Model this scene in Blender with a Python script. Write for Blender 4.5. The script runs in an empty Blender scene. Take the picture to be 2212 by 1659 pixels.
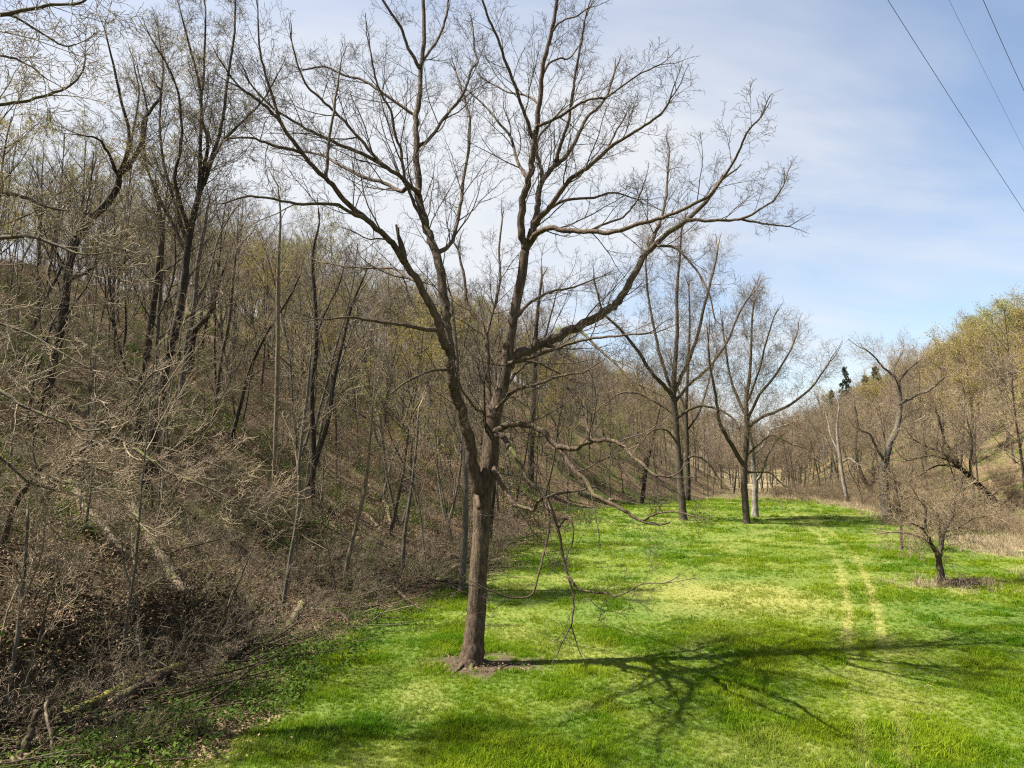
import bpy, math, random
import numpy as np
from mathutils import Vector

random.seed(7)
RNG = np.random.default_rng(7)
scene = bpy.context.scene
R = math.radians

# ---------------------------------------------------------------- camera, sky, sun, exposure
CAM_H, PITCH = 5.0, R(6.6)
cam_data = bpy.data.cameras.new('camera')
cam_data.lens = 24.0
cam_data.sensor_width = 36.0
cam_data.clip_end = 3000
cam = bpy.data.objects.new('camera', cam_data)
scene.collection.objects.link(cam)
cam.location = (0, 0, CAM_H)
cam.rotation_euler = (R(90) + PITCH, 0, 0)
scene.camera = cam

SUN_EL, SUN_AZ = R(56), R(268)          # azimuth clockwise from +Y
world = bpy.data.worlds.new('World')
scene.world = world
world.use_nodes = True
nt = world.node_tree
nt.nodes.clear()
W = nt.nodes.new
L_ = nt.links.new
out = W('ShaderNodeOutputWorld')
bg = W('ShaderNodeBackground')
bg.inputs['Strength'].default_value = 0.058
sky = W('ShaderNodeTexSky')
sky.sky_type = 'NISHITA'
sky.sun_disc = False
sky.sun_elevation = SUN_EL
sky.sun_rotation = SUN_AZ
sky.air_density = 1.0
sky.dust_density = 1.0
sky.ozone_density = 0.25
tc = W('ShaderNodeTexCoord')
sep = W('ShaderNodeSeparateXYZ')
L_(tc.outputs['Generated'], sep.inputs[0])
zadd = W('ShaderNodeMath'); zadd.operation = 'MAXIMUM'; zadd.inputs[1].default_value = 0.0
L_(sep.outputs['Z'], zadd.inputs[0])
zo = W('ShaderNodeMath'); zo.operation = 'ADD'; zo.inputs[1].default_value = 0.22
L_(zadd.outputs[0], zo.inputs[0])
dx = W('ShaderNodeMath'); dx.operation = 'DIVIDE'
dy = W('ShaderNodeMath'); dy.operation = 'DIVIDE'
L_(sep.outputs['X'], dx.inputs[0]); L_(zo.outputs[0], dx.inputs[1])
L_(sep.outputs['Y'], dy.inputs[0]); L_(zo.outputs[0], dy.inputs[1])
comb = W('ShaderNodeCombineXYZ')
L_(dx.outputs[0], comb.inputs[0]); L_(dy.outputs[0], comb.inputs[1])
mp = W('ShaderNodeMapping')
mp.inputs['Rotation'].default_value = (0, 0, R(38))
mp.inputs['Scale'].default_value = (0.55, 1.7, 1.0)
mp.inputs['Location'].default_value = (0.35, 0.9, 0.0)
L_(comb.outputs[0], mp.inputs[0])
n1 = W('ShaderNodeTexNoise')
n1.inputs['Scale'].default_value = 0.9
n1.inputs['Detail'].default_value = 8
n1.inputs['Roughness'].default_value = 0.55
n1.inputs['Distortion'].default_value = 0.6
L_(mp.outputs[0], n1.inputs['Vector'])
n2 = W('ShaderNodeTexNoise')
n1.noise_dimensions = n2.noise_dimensions = '4D'
n1.inputs['W'].default_value = 6.3
n2.inputs['W'].default_value = 4.61
n2.inputs['Scale'].default_value = 0.55
n2.inputs['Detail'].default_value = 4
L_(comb.outputs[0], n2.inputs['Vector'])
addn = W('ShaderNodeMath'); addn.operation = 'ADD'
L_(n1.outputs['Fac'], addn.inputs[0]); L_(n2.outputs['Fac'], addn.inputs[1])
ramp = W('ShaderNodeMapRange')
ramp.interpolation_type = 'SMOOTHSTEP'
ramp.inputs['From Min'].default_value = 0.82
ramp.inputs['From Max'].default_value = 1.22
ramp.inputs['To Min'].default_value = 0.04
ramp.inputs['To Max'].default_value = 0.92
L_(addn.outputs[0], ramp.inputs[0])
cmix = W('ShaderNodeMix'); cmix.data_type = 'RGBA'
cmix.inputs[7].default_value = (4.1, 4.2, 4.35, 1)
L_(ramp.outputs[0], cmix.inputs[0])
L_(sky.outputs[0], cmix.inputs[6])
L_(cmix.outputs[2], bg.inputs['Color'])
L_(bg.outputs[0], out.inputs[0])

sun_data = bpy.data.lights.new('sun', 'SUN')
sun_data.energy = 5.0
sun_data.angle = R(0.53)
sun_data.color = (1.0, 0.93, 0.80)
sun = bpy.data.objects.new('sun', sun_data)
scene.collection.objects.link(sun)
sdir = Vector((math.sin(SUN_AZ) * math.cos(SUN_EL), math.cos(SUN_AZ) * math.cos(SUN_EL), math.sin(SUN_EL)))
sun.rotation_euler = sdir.to_track_quat('Z', 'Y').to_euler()
sun.location = (-60, -10, 80)

vs = scene.view_settings
vs.view_transform = 'Standard'
vs.look = 'None'
vs.gamma = 1.0
vs.exposure = 1.9
scene.cycles.use_denoising = False
scene.cycles.pixel_filter_type = 'BLACKMAN_HARRIS'
scene.cycles.filter_width = 1.2
scene.cycles.max_bounces = 5
scene.cycles.diffuse_bounces = 3
scene.cycles.transparent_max_bounces = 4

# ---------------------------------------------------------------- mapping of the picture (2212 x 1659) to the place
FPX = 1474.7
CX, CY = 1106.0, 829.5
CP, SP = math.cos(PITCH), math.sin(PITCH)

def ray(px, py):
    a, b = (px - CX) / FPX, -(py - CY) / FPX
    return (a, CP - b * SP, SP + b * CP)

def at(px, py, Y):
    d = ray(px, py)
    s = Y / d[1]
    return Vector((d[0] * s, Y, CAM_H + d[2] * s))

TLy = [-60, 0, 8, 12, 17, 26, 32, 48, 75, 86, 95, 130, 200, 300, 500]
TLx = [-13, -10.5, -9, -8.2, -6.9, -4.2, -1.9, 1.2, 8, 18, 27, 43, 65, 98, 165]
TRy = [-60, 0, 25, 45, 57, 80, 90, 116, 160, 200, 300, 500]
TRx = [40, 32, 31, 36, 39, 42, 42, 47, 61, 77, 118, 205]

def hsh(ix, iy, s):
    v = np.sin(ix * 127.1 + iy * 311.7 + s * 74.7) * 43758.5453
    return v - np.floor(v)

def vnoise(x, y, sc, seed=0):
    x = np.asarray(x, float) / sc; y = np.asarray(y, float) / sc
    ix, iy = np.floor(x), np.floor(y)
    fx, fy = x - ix, y - iy
    fx = fx * fx * (3 - 2 * fx); fy = fy * fy * (3 - 2 * fy)
    a, b = hsh(ix, iy, seed), hsh(ix + 1, iy, seed)
    c, d = hsh(ix, iy + 1, seed), hsh(ix + 1, iy + 1, seed)
    return (a * (1 - fx) + b * fx) * (1 - fy) + (c * (1 - fx) + d * fx) * fy

def sstep(v, a, b):
    t = np.clip((v - a) / (b - a), 0, 1)
    return t * t * (3 - 2 * t)

def softramp(d, slope, cap):
    d = np.maximum(d, 0)
    z = slope * (np.sqrt(d * d + 9) - 3)
    return cap * (1 - np.exp(-(z / cap) ** 1.6)) ** (1 / 1.6)

def dleft(x, y):
    return np.interp(y, TLy, TLx) - x + 1.2 * (vnoise(x, y, 5.0, 3) - 0.5)

def dright(x, y):
    return x - np.interp(y, TRy, TRx) + 1.5 * (vnoise(x, y, 7.0, 4) - 0.5)

def H(x, y):
    x = np.asarray(x, float); y = np.asarray(y, float)
    dl, dr = dleft(x, y), dright(x, y)
    zl = softramp(dl * 0.95, 0.66, 30.0)
    zr = softramp(dr * 0.9, 0.66, 35.0)
    z = zl + zr
    m = np.clip(dl / 4, 0, 1)
    z = z + m * 0.55 * (vnoise(x, y, 2.2, 8) - 0.5) + m * 1.6 * (vnoise(x, y, 9, 9) - 0.5)
    m2 = np.clip(dr / 5, 0, 1)
    z = z + m2 * 2.5 * (vnoise(x, y, 14, 10) - 0.5)
    z = z + 1.15 * sstep(dl + 1.0 * (vnoise(x, y, 1.9, 13) - 0.5), 1.6, 2.3) * (1 - sstep(y, 17.5, 23)) * (0.55 + 0.9 * vnoise(x, y, 3.0, 12))
    z = z + 0.12 * (vnoise(x, y, 6, 1) - 0.5) + 0.04 * (vnoise(x, y, 1.3, 2) - 0.5)
    z = z + 0.45 * (vnoise(x, y, 26, 21) - 0.5) * np.clip((y - 24) / 20, 0, 1)
    z = z + softramp(y - 215, 0.16, 14)
    return z

def h(x, y):
    return float(H(x, y))

def ground(px, py):
    """the point of the ground that the picture shows at this pixel"""
    d = ray(px, py)
    Y = np.concatenate([np.arange(6, 60, 0.05), np.arange(60, 400, 0.3)])
    X = d[0] / d[1] * Y
    Z = CAM_H + d[2] / d[1] * Y
    hit = np.nonzero(Z <= H(X, Y))[0]
    i = hit[0] if len(hit) else len(Y) - 1
    return Vector((X[i], Y[i], h(X[i], Y[i])))

# ---------------------------------------------------------------- materials
MATS = {}

def new_mat(name):
    m = bpy.data.materials.new(name)
    m.use_nodes = True
    m.node_tree.nodes.clear()
    o = m.node_tree.nodes.new('ShaderNodeOutputMaterial')
    b = m.node_tree.nodes.new('ShaderNodeBsdfPrincipled')
    b.inputs['Roughness'].default_value = 0.85
    b.inputs['Specular IOR Level'].default_value = 0.2
    m.node_tree.links.new(b.outputs[0], o.inputs[0])
    MATS[name] = m
    return m, m.node_tree, b

def node(t, typ, **kw):
    n = t.nodes.new(typ)
    for k, v in kw.items():
        if k in n.inputs.keys():
            n.inputs[k].default_value = v
        else:
            setattr(n, k, v)
    return n

def mixc(t, fac, a, b):
    m = t.nodes.new('ShaderNodeMix'); m.data_type = 'RGBA'
    for i, v in ((0, fac), (6, a), (7, b)):
        if hasattr(v, 'is_linked') or hasattr(v, 'links'):
            t.links.new(v, m.inputs[i])
        elif i == 0:
            m.inputs[0].default_value = v
        else:
            m.inputs[i].default_value = (*v, 1)
    return m.outputs[2]

def mrange(t, src, a, b, lo=0.0, hi=1.0):
    r = t.nodes.new('ShaderNodeMapRange')
    r.inputs[1].default_value = a; r.inputs[2].default_value = b
    r.inputs[3].default_value = lo; r.inputs[4].default_value = hi
    t.links.new(src, r.inputs[0])
    return r.outputs[0]

def pos_noise(t, scale, detail=3, stretch=None, rough=0.5, coord='pos', seed=0.0):
    if coord == 'pos':
        v = t.nodes.new('ShaderNodeNewGeometry').outputs['Position']
    else:
        v = t.nodes.new('ShaderNodeTexCoord').outputs['Object']
    m = node(t, 'ShaderNodeMapping')
    if stretch:
        m.inputs['Scale'].default_value = stretch
    m.inputs['Location'].default_value = (seed, seed * 1.7, seed * 0.3)
    t.links.new(v, m.inputs[0])
    n = node(t, 'ShaderNodeTexNoise', Scale=scale, Detail=detail, Roughness=rough)
    t.links.new(m.outputs[0], n.inputs['Vector'])
    return n.outputs['Fac']

def bark(name, dark, light, scale=9.0, bump=0.5, moss=None, mossamt=0.0):
    dark, light = tuple(0.42 * x for x in dark), tuple(0.52 * x for x in light)
    m, t, b = new_mat(name)
    ridges = pos_noise(t, scale * 1.4, 5, (1, 1, 0.28), 0.65)
    big = pos_noise(t, 0.9, 3, seed=3)
    fac = mrange(t, ridges, 0.36, 0.64)
    c = mixc(t, fac, dark, light)
    c2 = mixc(t, mrange(t, big, 0.35, 0.7, 0, 0.45), c, tuple(0.55 * x for x in dark))
    rnd = t.nodes.new('ShaderNodeObjectInfo').outputs['Random']
    c2 = mixc(t, mrange(t, rnd, 0, 1, 0, 0.35), c2, tuple(0.8 * x for x in light))
    if moss:
        up = t.nodes.new('ShaderNodeNewGeometry')
        s = t.nodes.new('ShaderNodeSeparateXYZ')
        t.links.new(up.outputs['Normal'], s.inputs[0])
        mn = pos_noise(t, 1.6, 3, seed=9)
        mul = t.nodes.new('ShaderNodeMath'); mul.operation = 'MULTIPLY'
        t.links.new(mrange(t, s.outputs['Z'], 0.0, 0.7), mul.inputs[0])
        t.links.new(mrange(t, mn, 0.6 - 0.25 * mossamt, 0.75 - 0.25 * mossamt), mul.inputs[1])
        c2 = mixc(t, mul.outputs[0], c2, moss)
    t.links.new(c2, b.inputs['Base Color'])
    bp = node(t, 'ShaderNodeBump', Strength=bump, Distance=0.05)
    t.links.new(ridges, bp.inputs['Height'])
    t.links.new(bp.outputs[0], b.inputs['Normal'])
    return m

MOSS = (0.075, 0.085, 0.018)
bark('bark_walnut', (0.06, 0.041, 0.03), (0.26, 0.182, 0.128), 11, 1.0, MOSS, 0.25)
bark('bark_dark', (0.024, 0.018, 0.013), (0.1, 0.076, 0.055), 10, 0.6, MOSS, 0.3)
bark('bark_brown', (0.075, 0.058, 0.042), (0.19, 0.15, 0.11), 10, 0.6, MOSS, 0.4)
bark('bark_grey', (0.115, 0.1, 0.085), (0.26, 0.225, 0.185), 12, 0.4, MOSS, 0.4)
bark('bark_pale', (0.3, 0.26, 0.21), (0.52, 0.47, 0.4), 6, 0.4)
bark('bark_tan', (0.16, 0.12, 0.08), (0.4, 0.32, 0.22), 9, 0.5, MOSS, 0.1)
bark('bark_white', (0.2, 0.175, 0.14), (0.58, 0.53, 0.46), 5, 0.5)
bark('log_brown', (0.06, 0.042, 0.03), (0.19, 0.135, 0.095), 9, 0.7, MOSS, 0.35)
bark('log_red', (0.09, 0.055, 0.038), (0.24, 0.155, 0.105), 9, 0.6, MOSS, 0.1)
bark('log_pale', (0.15, 0.11, 0.075), (0.42, 0.33, 0.235), 9, 0.8, MOSS, 0.5)
bark('log_mossy', (0.1, 0.08, 0.045), (0.22, 0.18, 0.1), 9, 0.5, (0.13, 0.12, 0.025), 1.0)
bark('heartwood', (0.28, 0.19, 0.11), (0.5, 0.38, 0.24), 16, 0.4)

def twig(name, a, b_, rough=0.8):
    a, b_ = tuple(0.44 * x for x in a), tuple(0.56 * x for x in b_)
    m, t, b = new_mat(name)
    n = pos_noise(t, 1.3, 2)
    c = mixc(t, mrange(t, n, 0.3, 0.7), a, b_)
    rnd = t.nodes.new('ShaderNodeObjectInfo').outputs['Random']
    c = mixc(t, mrange(t, rnd, 0, 1, 0, 0.5), c, tuple(0.6 * x for x in a))
    t.links.new(c, b.inputs['Base Color'])
    b.inputs['Roughness'].default_value = rough
    return m

twig('twig_walnut', (0.095, 0.072, 0.055), (0.2, 0.155, 0.12))
twig('twig_brown', (0.155, 0.112, 0.07), (0.33, 0.245, 0.155))
twig('twig_light', (0.25, 0.19, 0.125), (0.52, 0.41, 0.28))
twig('twig_far', (0.3, 0.225, 0.15), (0.52, 0.41, 0.285))
twig('twig_farpink', (0.3, 0.215, 0.155), (0.5, 0.38, 0.285))
twig('twig_tan', (0.24, 0.175, 0.105), (0.42, 0.32, 0.21))

def leafmat(name, a, b_, trans=0.35, scale=0.7):
    a, b_ = tuple(0.75 * x for x in a), tuple(0.8 * x for x in b_)
    m, t, b = new_mat(name)
    n = pos_noise(t, scale, 3)
    rnd = t.nodes.new('ShaderNodeObjectInfo').outputs['Random']
    c = mixc(t, mrange(t, n, 0.3, 0.7), a, b_)
    c = mixc(t, mrange(t, rnd, 0, 1, 0, 0.6), c, tuple(0.7 * x for x in b_))
    t.links.new(c, b.inputs['Base Color'])
    tr = t.nodes.new('ShaderNodeBsdfTranslucent')
    t.links.new(c, tr.inputs['Color'])
    ms = t.nodes.new('ShaderNodeMixShader')
    ms.inputs[0].default_value = trans
    t.links.new(b.outputs[0], ms.inputs[1]); t.links.new(tr.outputs[0], ms.inputs[2])
    o = [x for x in t.nodes if x.type == 'OUTPUT_MATERIAL'][0]
    t.links.new(ms.outputs[0], o.inputs[0])
    return m

leafmat('buds_yellow', (0.3, 0.25, 0.06), (0.4, 0.33, 0.09))
leafmat('buds_green', (0.24, 0.25, 0.06), (0.33, 0.33, 0.1))
leafmat('leaf_green', (0.045, 0.09, 0.012), (0.1, 0.165, 0.02))
leafmat('needle', (0.014, 0.03, 0.012), (0.03, 0.055, 0.022), 0.1)
leafmat('dead_leaf', (0.09, 0.057, 0.032), (0.32, 0.22, 0.135), 0.15, 3.0)
leafmat('straw', (0.24, 0.19, 0.11), (0.42, 0.34, 0.22), 0.25, 1.0)

def grass_mat():
    m, t, b = new_mat('grass_blade')
    big = pos_noise(t, 0.16, 3)
    mid = pos_noise(t, 0.9, 3, seed=5)
    rnd = t.nodes.new('ShaderNodeObjectInfo').outputs['Random']
    c = mixc(t, mrange(t, big, 0.38, 0.62), (0.058, 0.135, 0.004), (0.17, 0.235, 0.008))
    c = mixc(t, mrange(t, mid, 0.42, 0.68, 0, 0.7), c, (0.22, 0.26, 0.014))
    c = mixc(t, mrange(t, rnd, 0, 1, 0, 0.5), c, (0.045, 0.11, 0.004))
    at_ = t.nodes.new('ShaderNodeAttribute'); at_.attribute_type = 'INSTANCER'; at_.attribute_name = 'dry'
    c = mixc(t, at_.outputs['Fac'], c, (0.27, 0.27, 0.075))
    t.links.new(c, b.inputs['Base Color'])
    b.inputs['Roughness'].default_value = 0.75
    b.inputs['Specular IOR Level'].default_value = 0.06
    tr = t.nodes.new('ShaderNodeBsdfTranslucent')
    t.links.new(c, tr.inputs['Color'])
    ms = t.nodes.new('ShaderNodeMixShader'); ms.inputs[0].default_value = 0.4
    t.links.new(b.outputs[0], ms.inputs[1]); t.links.new(tr.outputs[0], ms.inputs[2])
    o = [x for x in t.nodes if x.type == 'OUTPUT_MATERIAL'][0]
    t.links.new(ms.outputs[0], o.inputs[0])
grass_mat()

def ground_mat():
    m, t, b = new_mat('ground')
    def attr(n):
        a = t.nodes.new('ShaderNodeAttribute'); a.attribute_name = n
        return a.outputs['Fac']
    g1 = pos_noise(t, 0.16, 3)
    g2 = pos_noise(t, 2.2, 5, rough=0.65)
    fine = pos_noise(t, 14, 5, rough=0.7)
    grass = mixc(t, mrange(t, g1, 0.38, 0.62), (0.045, 0.09, 0.008), (0.1, 0.135, 0.015))
    grass = mixc(t, mrange(t, g2, 0.35, 0.7), grass, (0.085, 0.11, 0.02))
    grass = mixc(t, mrange(t, attr('dry'), 0, 1), grass, (0.22, 0.2, 0.06))
    v = node(t, 'ShaderNodeTexVoronoi', Scale=11.0)
    t.links.new(t.nodes.new('ShaderNodeNewGeometry').outputs['Position'], v.inputs['Vector'])
    sepc = t.nodes.new('ShaderNodeSeparateColor')
    t.links.new(v.outputs['Color'], sepc.inputs[0])
    lit = mixc(t, sepc.outputs[0], (0.02, 0.013, 0.007), (0.2, 0.135, 0.075))
    lit = mixc(t, mrange(t, fine, 0.4, 0.75), lit, (0.05, 0.034, 0.02))
    g3 = pos_noise(t, 0.35, 4, seed=2)
    lit = mixc(t, mrange(t, g3, 0.47, 0.62, 0, 0.8), lit, (0.05, 0.066, 0.011))
    c = mixc(t, attr('litter'), grass, lit)
    soil = mixc(t, mrange(t, fine, 0.3, 0.7), (0.022, 0.015, 0.01), (0.08, 0.055, 0.037))
    c = mixc(t, attr('bare'), c, soil)
    straw = mixc(t, mrange(t, fine, 0.3, 0.7), (0.13, 0.1, 0.055), (0.28, 0.225, 0.14))
    c = mixc(t, attr('straw'), c, straw)
    t.links.new(c, b.inputs['Base Color'])
    b.inputs['Roughness'].default_value = 0.95
    bp = node(t, 'ShaderNodeBump', Strength=0.7, Distance=0.06)
    t.links.new(fine, bp.inputs['Height'])
    t.links.new(bp.outputs[0], b.inputs['Normal'])
ground_mat()

m_, t_, b_ = new_mat('wire'); b_.inputs['Base Color'].default_value = (0.06, 0.06, 0.07, 1); b_.inputs['Roughness'].default_value = 0.5
m_, t_, b_ = new_mat('rock')
c_ = mixc(t_, mrange(t_, pos_noise(t_, 4, 6, rough=0.7), 0.35, 0.65), (0.02, 0.018, 0.015), (0.1, 0.088, 0.07))
c_ = mixc(t_, mrange(t_, pos_noise(t_, 1.4, 4, seed=4), 0.42, 0.56), c_, (0.035, 0.042, 0.007))
t_.links.new(c_, b_.inputs['Base Color'])

# ---------------------------------------------------------------- mesh helpers
COL = scene.collection

def mesh_from(name, V, F, mats, smooth=True, midx=None):
    """V (n,3), F: list of (m,k) int arrays"""
    me = bpy.data.meshes.new(name)
    V = np.asarray(V, np.float32)
    me.vertices.add(len(V))
    me.vertices.foreach_set('co', V.ravel())
    loops = np.concatenate([f.ravel() for f in F]) if F else np.zeros(0, int)
    sizes = np.concatenate([np.full(len(f), f.shape[1]) for f in F]) if F else np.zeros(0, int)
    me.loops.add(len(loops))
    me.loops.foreach_set('vertex_index', loops.astype(np.int32))
    me.polygons.add(len(sizes))
    st = np.concatenate([[0], np.cumsum(sizes)[:-1]]) if len(sizes) else sizes
    me.polygons.foreach_set('loop_start', st.astype(np.int32))
    try:
        me.polygons.foreach_set('loop_total', sizes.astype(np.int32))
    except Exception:
        pass
    for mm in mats:
        me.materials.append(MATS[mm])
    if midx is not None:
        me.polygons.foreach_set('material_index', midx.astype(np.int32))
    if smooth:
        me.polygons.foreach_set('use_smooth', np.ones(len(sizes), bool))
    me.update(calc_edges=True)
    me.validate()
    return me

def tubes(polys, sides, cap=False):
    """polys: list of (pts, radii); one vectorised pass per point count. Returns V, [quads, tris]"""
    by = {}
    for p, r in polys:
        by.setdefault(len(p), []).append((p, r))
    Vs, Q, T, off = [], [], [], 0
    for n, lst in by.items():
        P = np.array([[tuple(v) for v in p] for p, r in lst], float)
        Rr = np.array([r for p, r in lst], float)
        B = len(lst)
        tan = np.empty_like(P)
        tan[:, 1:-1] = P[:, 2:] - P[:, :-2]
        tan[:, 0] = P[:, 1] - P[:, 0]; tan[:, -1] = P[:, -1] - P[:, -2]
        tan /= np.linalg.norm(tan, axis=2, keepdims=True) + 1e-9
        whole = P[:, -1] - P[:, 0]
        ax = np.argmin(np.abs(whole), axis=1)
        ref = np.zeros((B, 3)); ref[np.arange(B), ax] = 1
        u = np.cross(tan, ref[:, None, :]); u /= np.linalg.norm(u, axis=2, keepdims=True) + 1e-9
        v = np.cross(tan, u)
        ang = np.arange(sides) * 2 * math.pi / sides
        ring = P[:, :, None, :] + Rr[:, :, None, None] * (np.cos(ang)[None, None, :, None] * u[:, :, None, :] + np.sin(ang)[None, None, :, None] * v[:, :, None, :])
        Vs.append(ring.reshape(-1, 3))
        b = off + (np.arange(B) * n * sides)[:, None, None]
        i = (np.arange(n - 1) * sides)[None, :, None]
        j = np.arange(sides)[None, None, :]
        j2 = (j + 1) % sides
        q = np.stack([b + i + j, b + i + j2, b + i + sides + j2, b + i + sides + j], axis=-1).reshape(-1, 4)
        Q.append(q[:, ::-1])
        off += B * n * sides
        if cap:
            cen = np.concatenate([P[:, 0], P[:, -1]])
            Vs.append(cen)
            for e, (base, flip) in enumerate(((0, False), ((n - 1) * sides, True))):
                c = off + e * B + np.arange(B)[:, None]
                a1 = b[:, 0] + base + j[0]
                a2 = b[:, 0] + base + j2[0]
                tri = np.stack([np.broadcast_to(c, a1.shape), a1, a2], axis=-1).reshape(-1, 3)
                T.append(tri if not flip else tri[:, ::-1])
            off += 2 * B
    return np.concatenate(Vs), [x for x in (np.concatenate(Q), np.concatenate(T) if T else None) if x is not None]

def merge(list_vf):
    Vs, Fs, off = [], {}, 0
    for V, F in list_vf:
        Vs.append(V)
        for f in F:
            Fs.setdefault(f.shape[1], []).append(f + off)
        off += len(V)
    return np.concatenate(Vs), [np.concatenate(v) for v in Fs.values()]

def tube_mesh(name, sets, mat, cap=False):
    """sets: list of (polys, sides)"""
    V, F = merge([tubes(p, s, cap) for p, s in sets if p])
    return mesh_from(name, V, F, [mat])

def link(name, me, parent=None):
    o = bpy.data.objects.new(name, me)
    COL.objects.link(o)
    if parent is not None:
        o.parent = parent
    return o

def tag(o, label, cat, group=None):
    o['label'] = label; o['category'] = cat
    if group:
        o['group'] = group
    return o

def empty(name, loc=(0, 0, 0)):
    o = bpy.data.objects.new(name, None)
    o.empty_display_size = 0.3
    o.location = loc
    COL.objects.link(o)
    return o

def spline(P, r, sub=4, wig=0.0, rng=random):
    """Catmull-Rom through the points, radii interpolated, with a small wobble"""
    P = [Vector(p) for p in P]
    n = len(P)
    op, orr = [], []
    for i in range(n - 1):
        p0 = P[i - 1] if i > 0 else P[i] * 2 - P[i + 1]
        p1, p2 = P[i], P[i + 1]
        p3 = P[i + 2] if i + 2 < n else P[i + 1] * 2 - P[i]
        for k in range(sub):
            t = k / sub
            q = 0.5 * ((2 * p1) + (p2 - p0) * t + (2 * p0 - 5 * p1 + 4 * p2 - p3) * t * t + (3 * p1 - p0 - 3 * p2 + p3) * t ** 3)
            if wig and (i or k):
                w = wig * (r[i] + 0.01)
                q = q + Vector((rng.uniform(-w, w), rng.uniform(-w, w), rng.uniform(-w, w)))
            op.append(q); orr.append(r[i] * (1 - t) + r[i + 1] * t)
    op.append(P[-1]); orr.append(r[-1])
    return op, orr

# ---------------------------------------------------------------- branch growing
def rv(rng):
    while True:
        v = Vector((rng.uniform(-1, 1), rng.uniform(-1, 1), rng.uniform(-1, 1)))
        l = v.length
        if 0.1 < l < 1:
            return v / l

def perp_dir(d, ang, az, rng):
    a = Vector((0, 0, 1)) if abs(d.z) < 0.9 else Vector((1, 0, 0))
    u = d.cross(a).normalized(); v = d.cross(u)
    return (d * math.cos(ang) + (u * math.cos(az) + v * math.sin(az)) * math.sin(ang)).normalized()

def grow(out_, p, d, Ln, r, lvl, prm, rng):
    n = prm['n'][lvl]
    pts, rad, dirs = [p], [r], [d]
    tip = prm['tip'][lvl]; kink = prm['kink'][lvl]; trop = prm['trop'][lvl]
    st = Ln / n
    rm = prm['rmin']
    for i in range(n):
        t = (i + 1) / n
        d = d + rv(rng) * kink
        d.z += trop
        d.normalize()
        p = p + d * st
        pts.append(p); rad.append(max(rm, r * (1 - (1 - tip) * t))); dirs.append(d)
    out_.setdefault(lvl, []).append((pts, rad))
    spawn(out_, pts, rad, Ln, lvl, prm, rng, prm['t0'][lvl] if lvl < len(prm['t0']) else 0.2)

def spawn(out_, pts, rad, Ln, lvl, prm, rng, t0=0.2, k=None, lscale=1.0):
    if lvl >= prm['max']:
        return
    n = len(pts) - 1
    if k is None:
        k = prm['k'][lvl]
        k = max(1, int(k * rng.uniform(0.75, 1.3)))
    az = rng.uniform(0, 6.28)
    for j in range(k):
        t = t0 + (1 - t0) * (j + rng.random()) / k
        f = min(n - 1e-4, t * n)
        i = int(f); u = f - i
        p = pts[i].lerp(pts[i + 1], u)
        rr = rad[i] * (1 - u) + rad[i + 1] * u
        d = (pts[i + 1] - pts[i]).normalized()
        az += 2.4 + rng.uniform(-0.6, 0.6)
        a = prm['ang'][lvl] * rng.uniform(0.65, 1.3)
        cd = perp_dir(d, a, az, rng)
        rel = (t - t0) / max(1e-3, 1 - t0)
        ln = Ln * prm['lr'][lvl] * (1.15 - prm.get('fall', 0.65) * rel) * rng.uniform(0.6, 1.3) * lscale
        ln = max(prm['lmin'][lvl + 1], min(ln, prm['lmax'][lvl + 1]))
        cr = max(prm['rmin'], min(rr * 0.72, ln * prm['rl'] * rng.uniform(0.8, 1.2)))
        grow(out_, p, cd, ln, cr, lvl + 1, prm, rng)

FOREST = dict(max=4, n=[9, 6, 4, 3, 2], tip=[0.25, 0.3, 0.35, 0.4, 0.5], kink=[0.07, 0.16, 0.22, 0.28, 0.3], trop=[0.03, 0.07, 0.07, 0.03, 0.02],
              t0=[0.42, 0.2, 0.15, 0.1], k=[13, 7, 5, 3], ang=[0.75, 0.75, 0.8, 0.8], lr=[0.36, 0.45, 0.5, 0.6], lmin=[0, 1.0, 0.5, 0.3, 0.15],
              lmax=[30, 7, 3, 1.4, 0.7], rl=0.011, rmin=0.0045)

def make_tree_arch(name, seed, H_, r, prm, lean=0.05, nfork=1, sides=(9, 6, 4, 3, 3)):
    rng = random.Random(seed)
    o = {}
    for f in range(nfork):
        d = Vector((rng.uniform(-lean, lean), rng.uniform(-lean, lean), 1))
        if nfork > 1:
            a = 6.28 * f / nfork + rng.uniform(-0.4, 0.4)
            d = Vector((math.cos(a) * 0.28, math.sin(a) * 0.28, 1))
        grow(o, Vector((0, 0, -0.35)), d.normalized(), H_ * (1 if nfork == 1 else rng.uniform(0.75, 1)), r * (1 if nfork == 1 else 0.75), 0, prm, rng)
    # flare at the foot
    for pts, rad in o[0]:
        rad[0] *= 1.35
    return o

def arch_meshes(name, o, trunk_mat, twig_mat, sides=(9, 6, 4, 3, 3), split=2):
    tr = [(o[l], sides[l]) for l in sorted(o) if l < split]
    cr = [(o[l], sides[l]) for l in sorted(o) if l >= split]
    return tube_mesh(name + '_trunk', tr, trunk_mat), tube_mesh(name + '_crown', cr, twig_mat)

def tip_points(o, lvls):
    return [p for l in lvls if l in o for pts, rad in o[l] for p in pts[1:]]

def leaf_quads(points, n, size, rng, spread=0.12, droop=0.0):
    """n leaf-shaped faces (two triangles folded at the midrib) near the points"""
    idx = rng.integers(0, len(points), n)
    P = np.array([tuple(points[i]) for i in idx]) + rng.normal(0, spread, (n, 3))
    return leaf_faces(P, size, rng)

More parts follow.
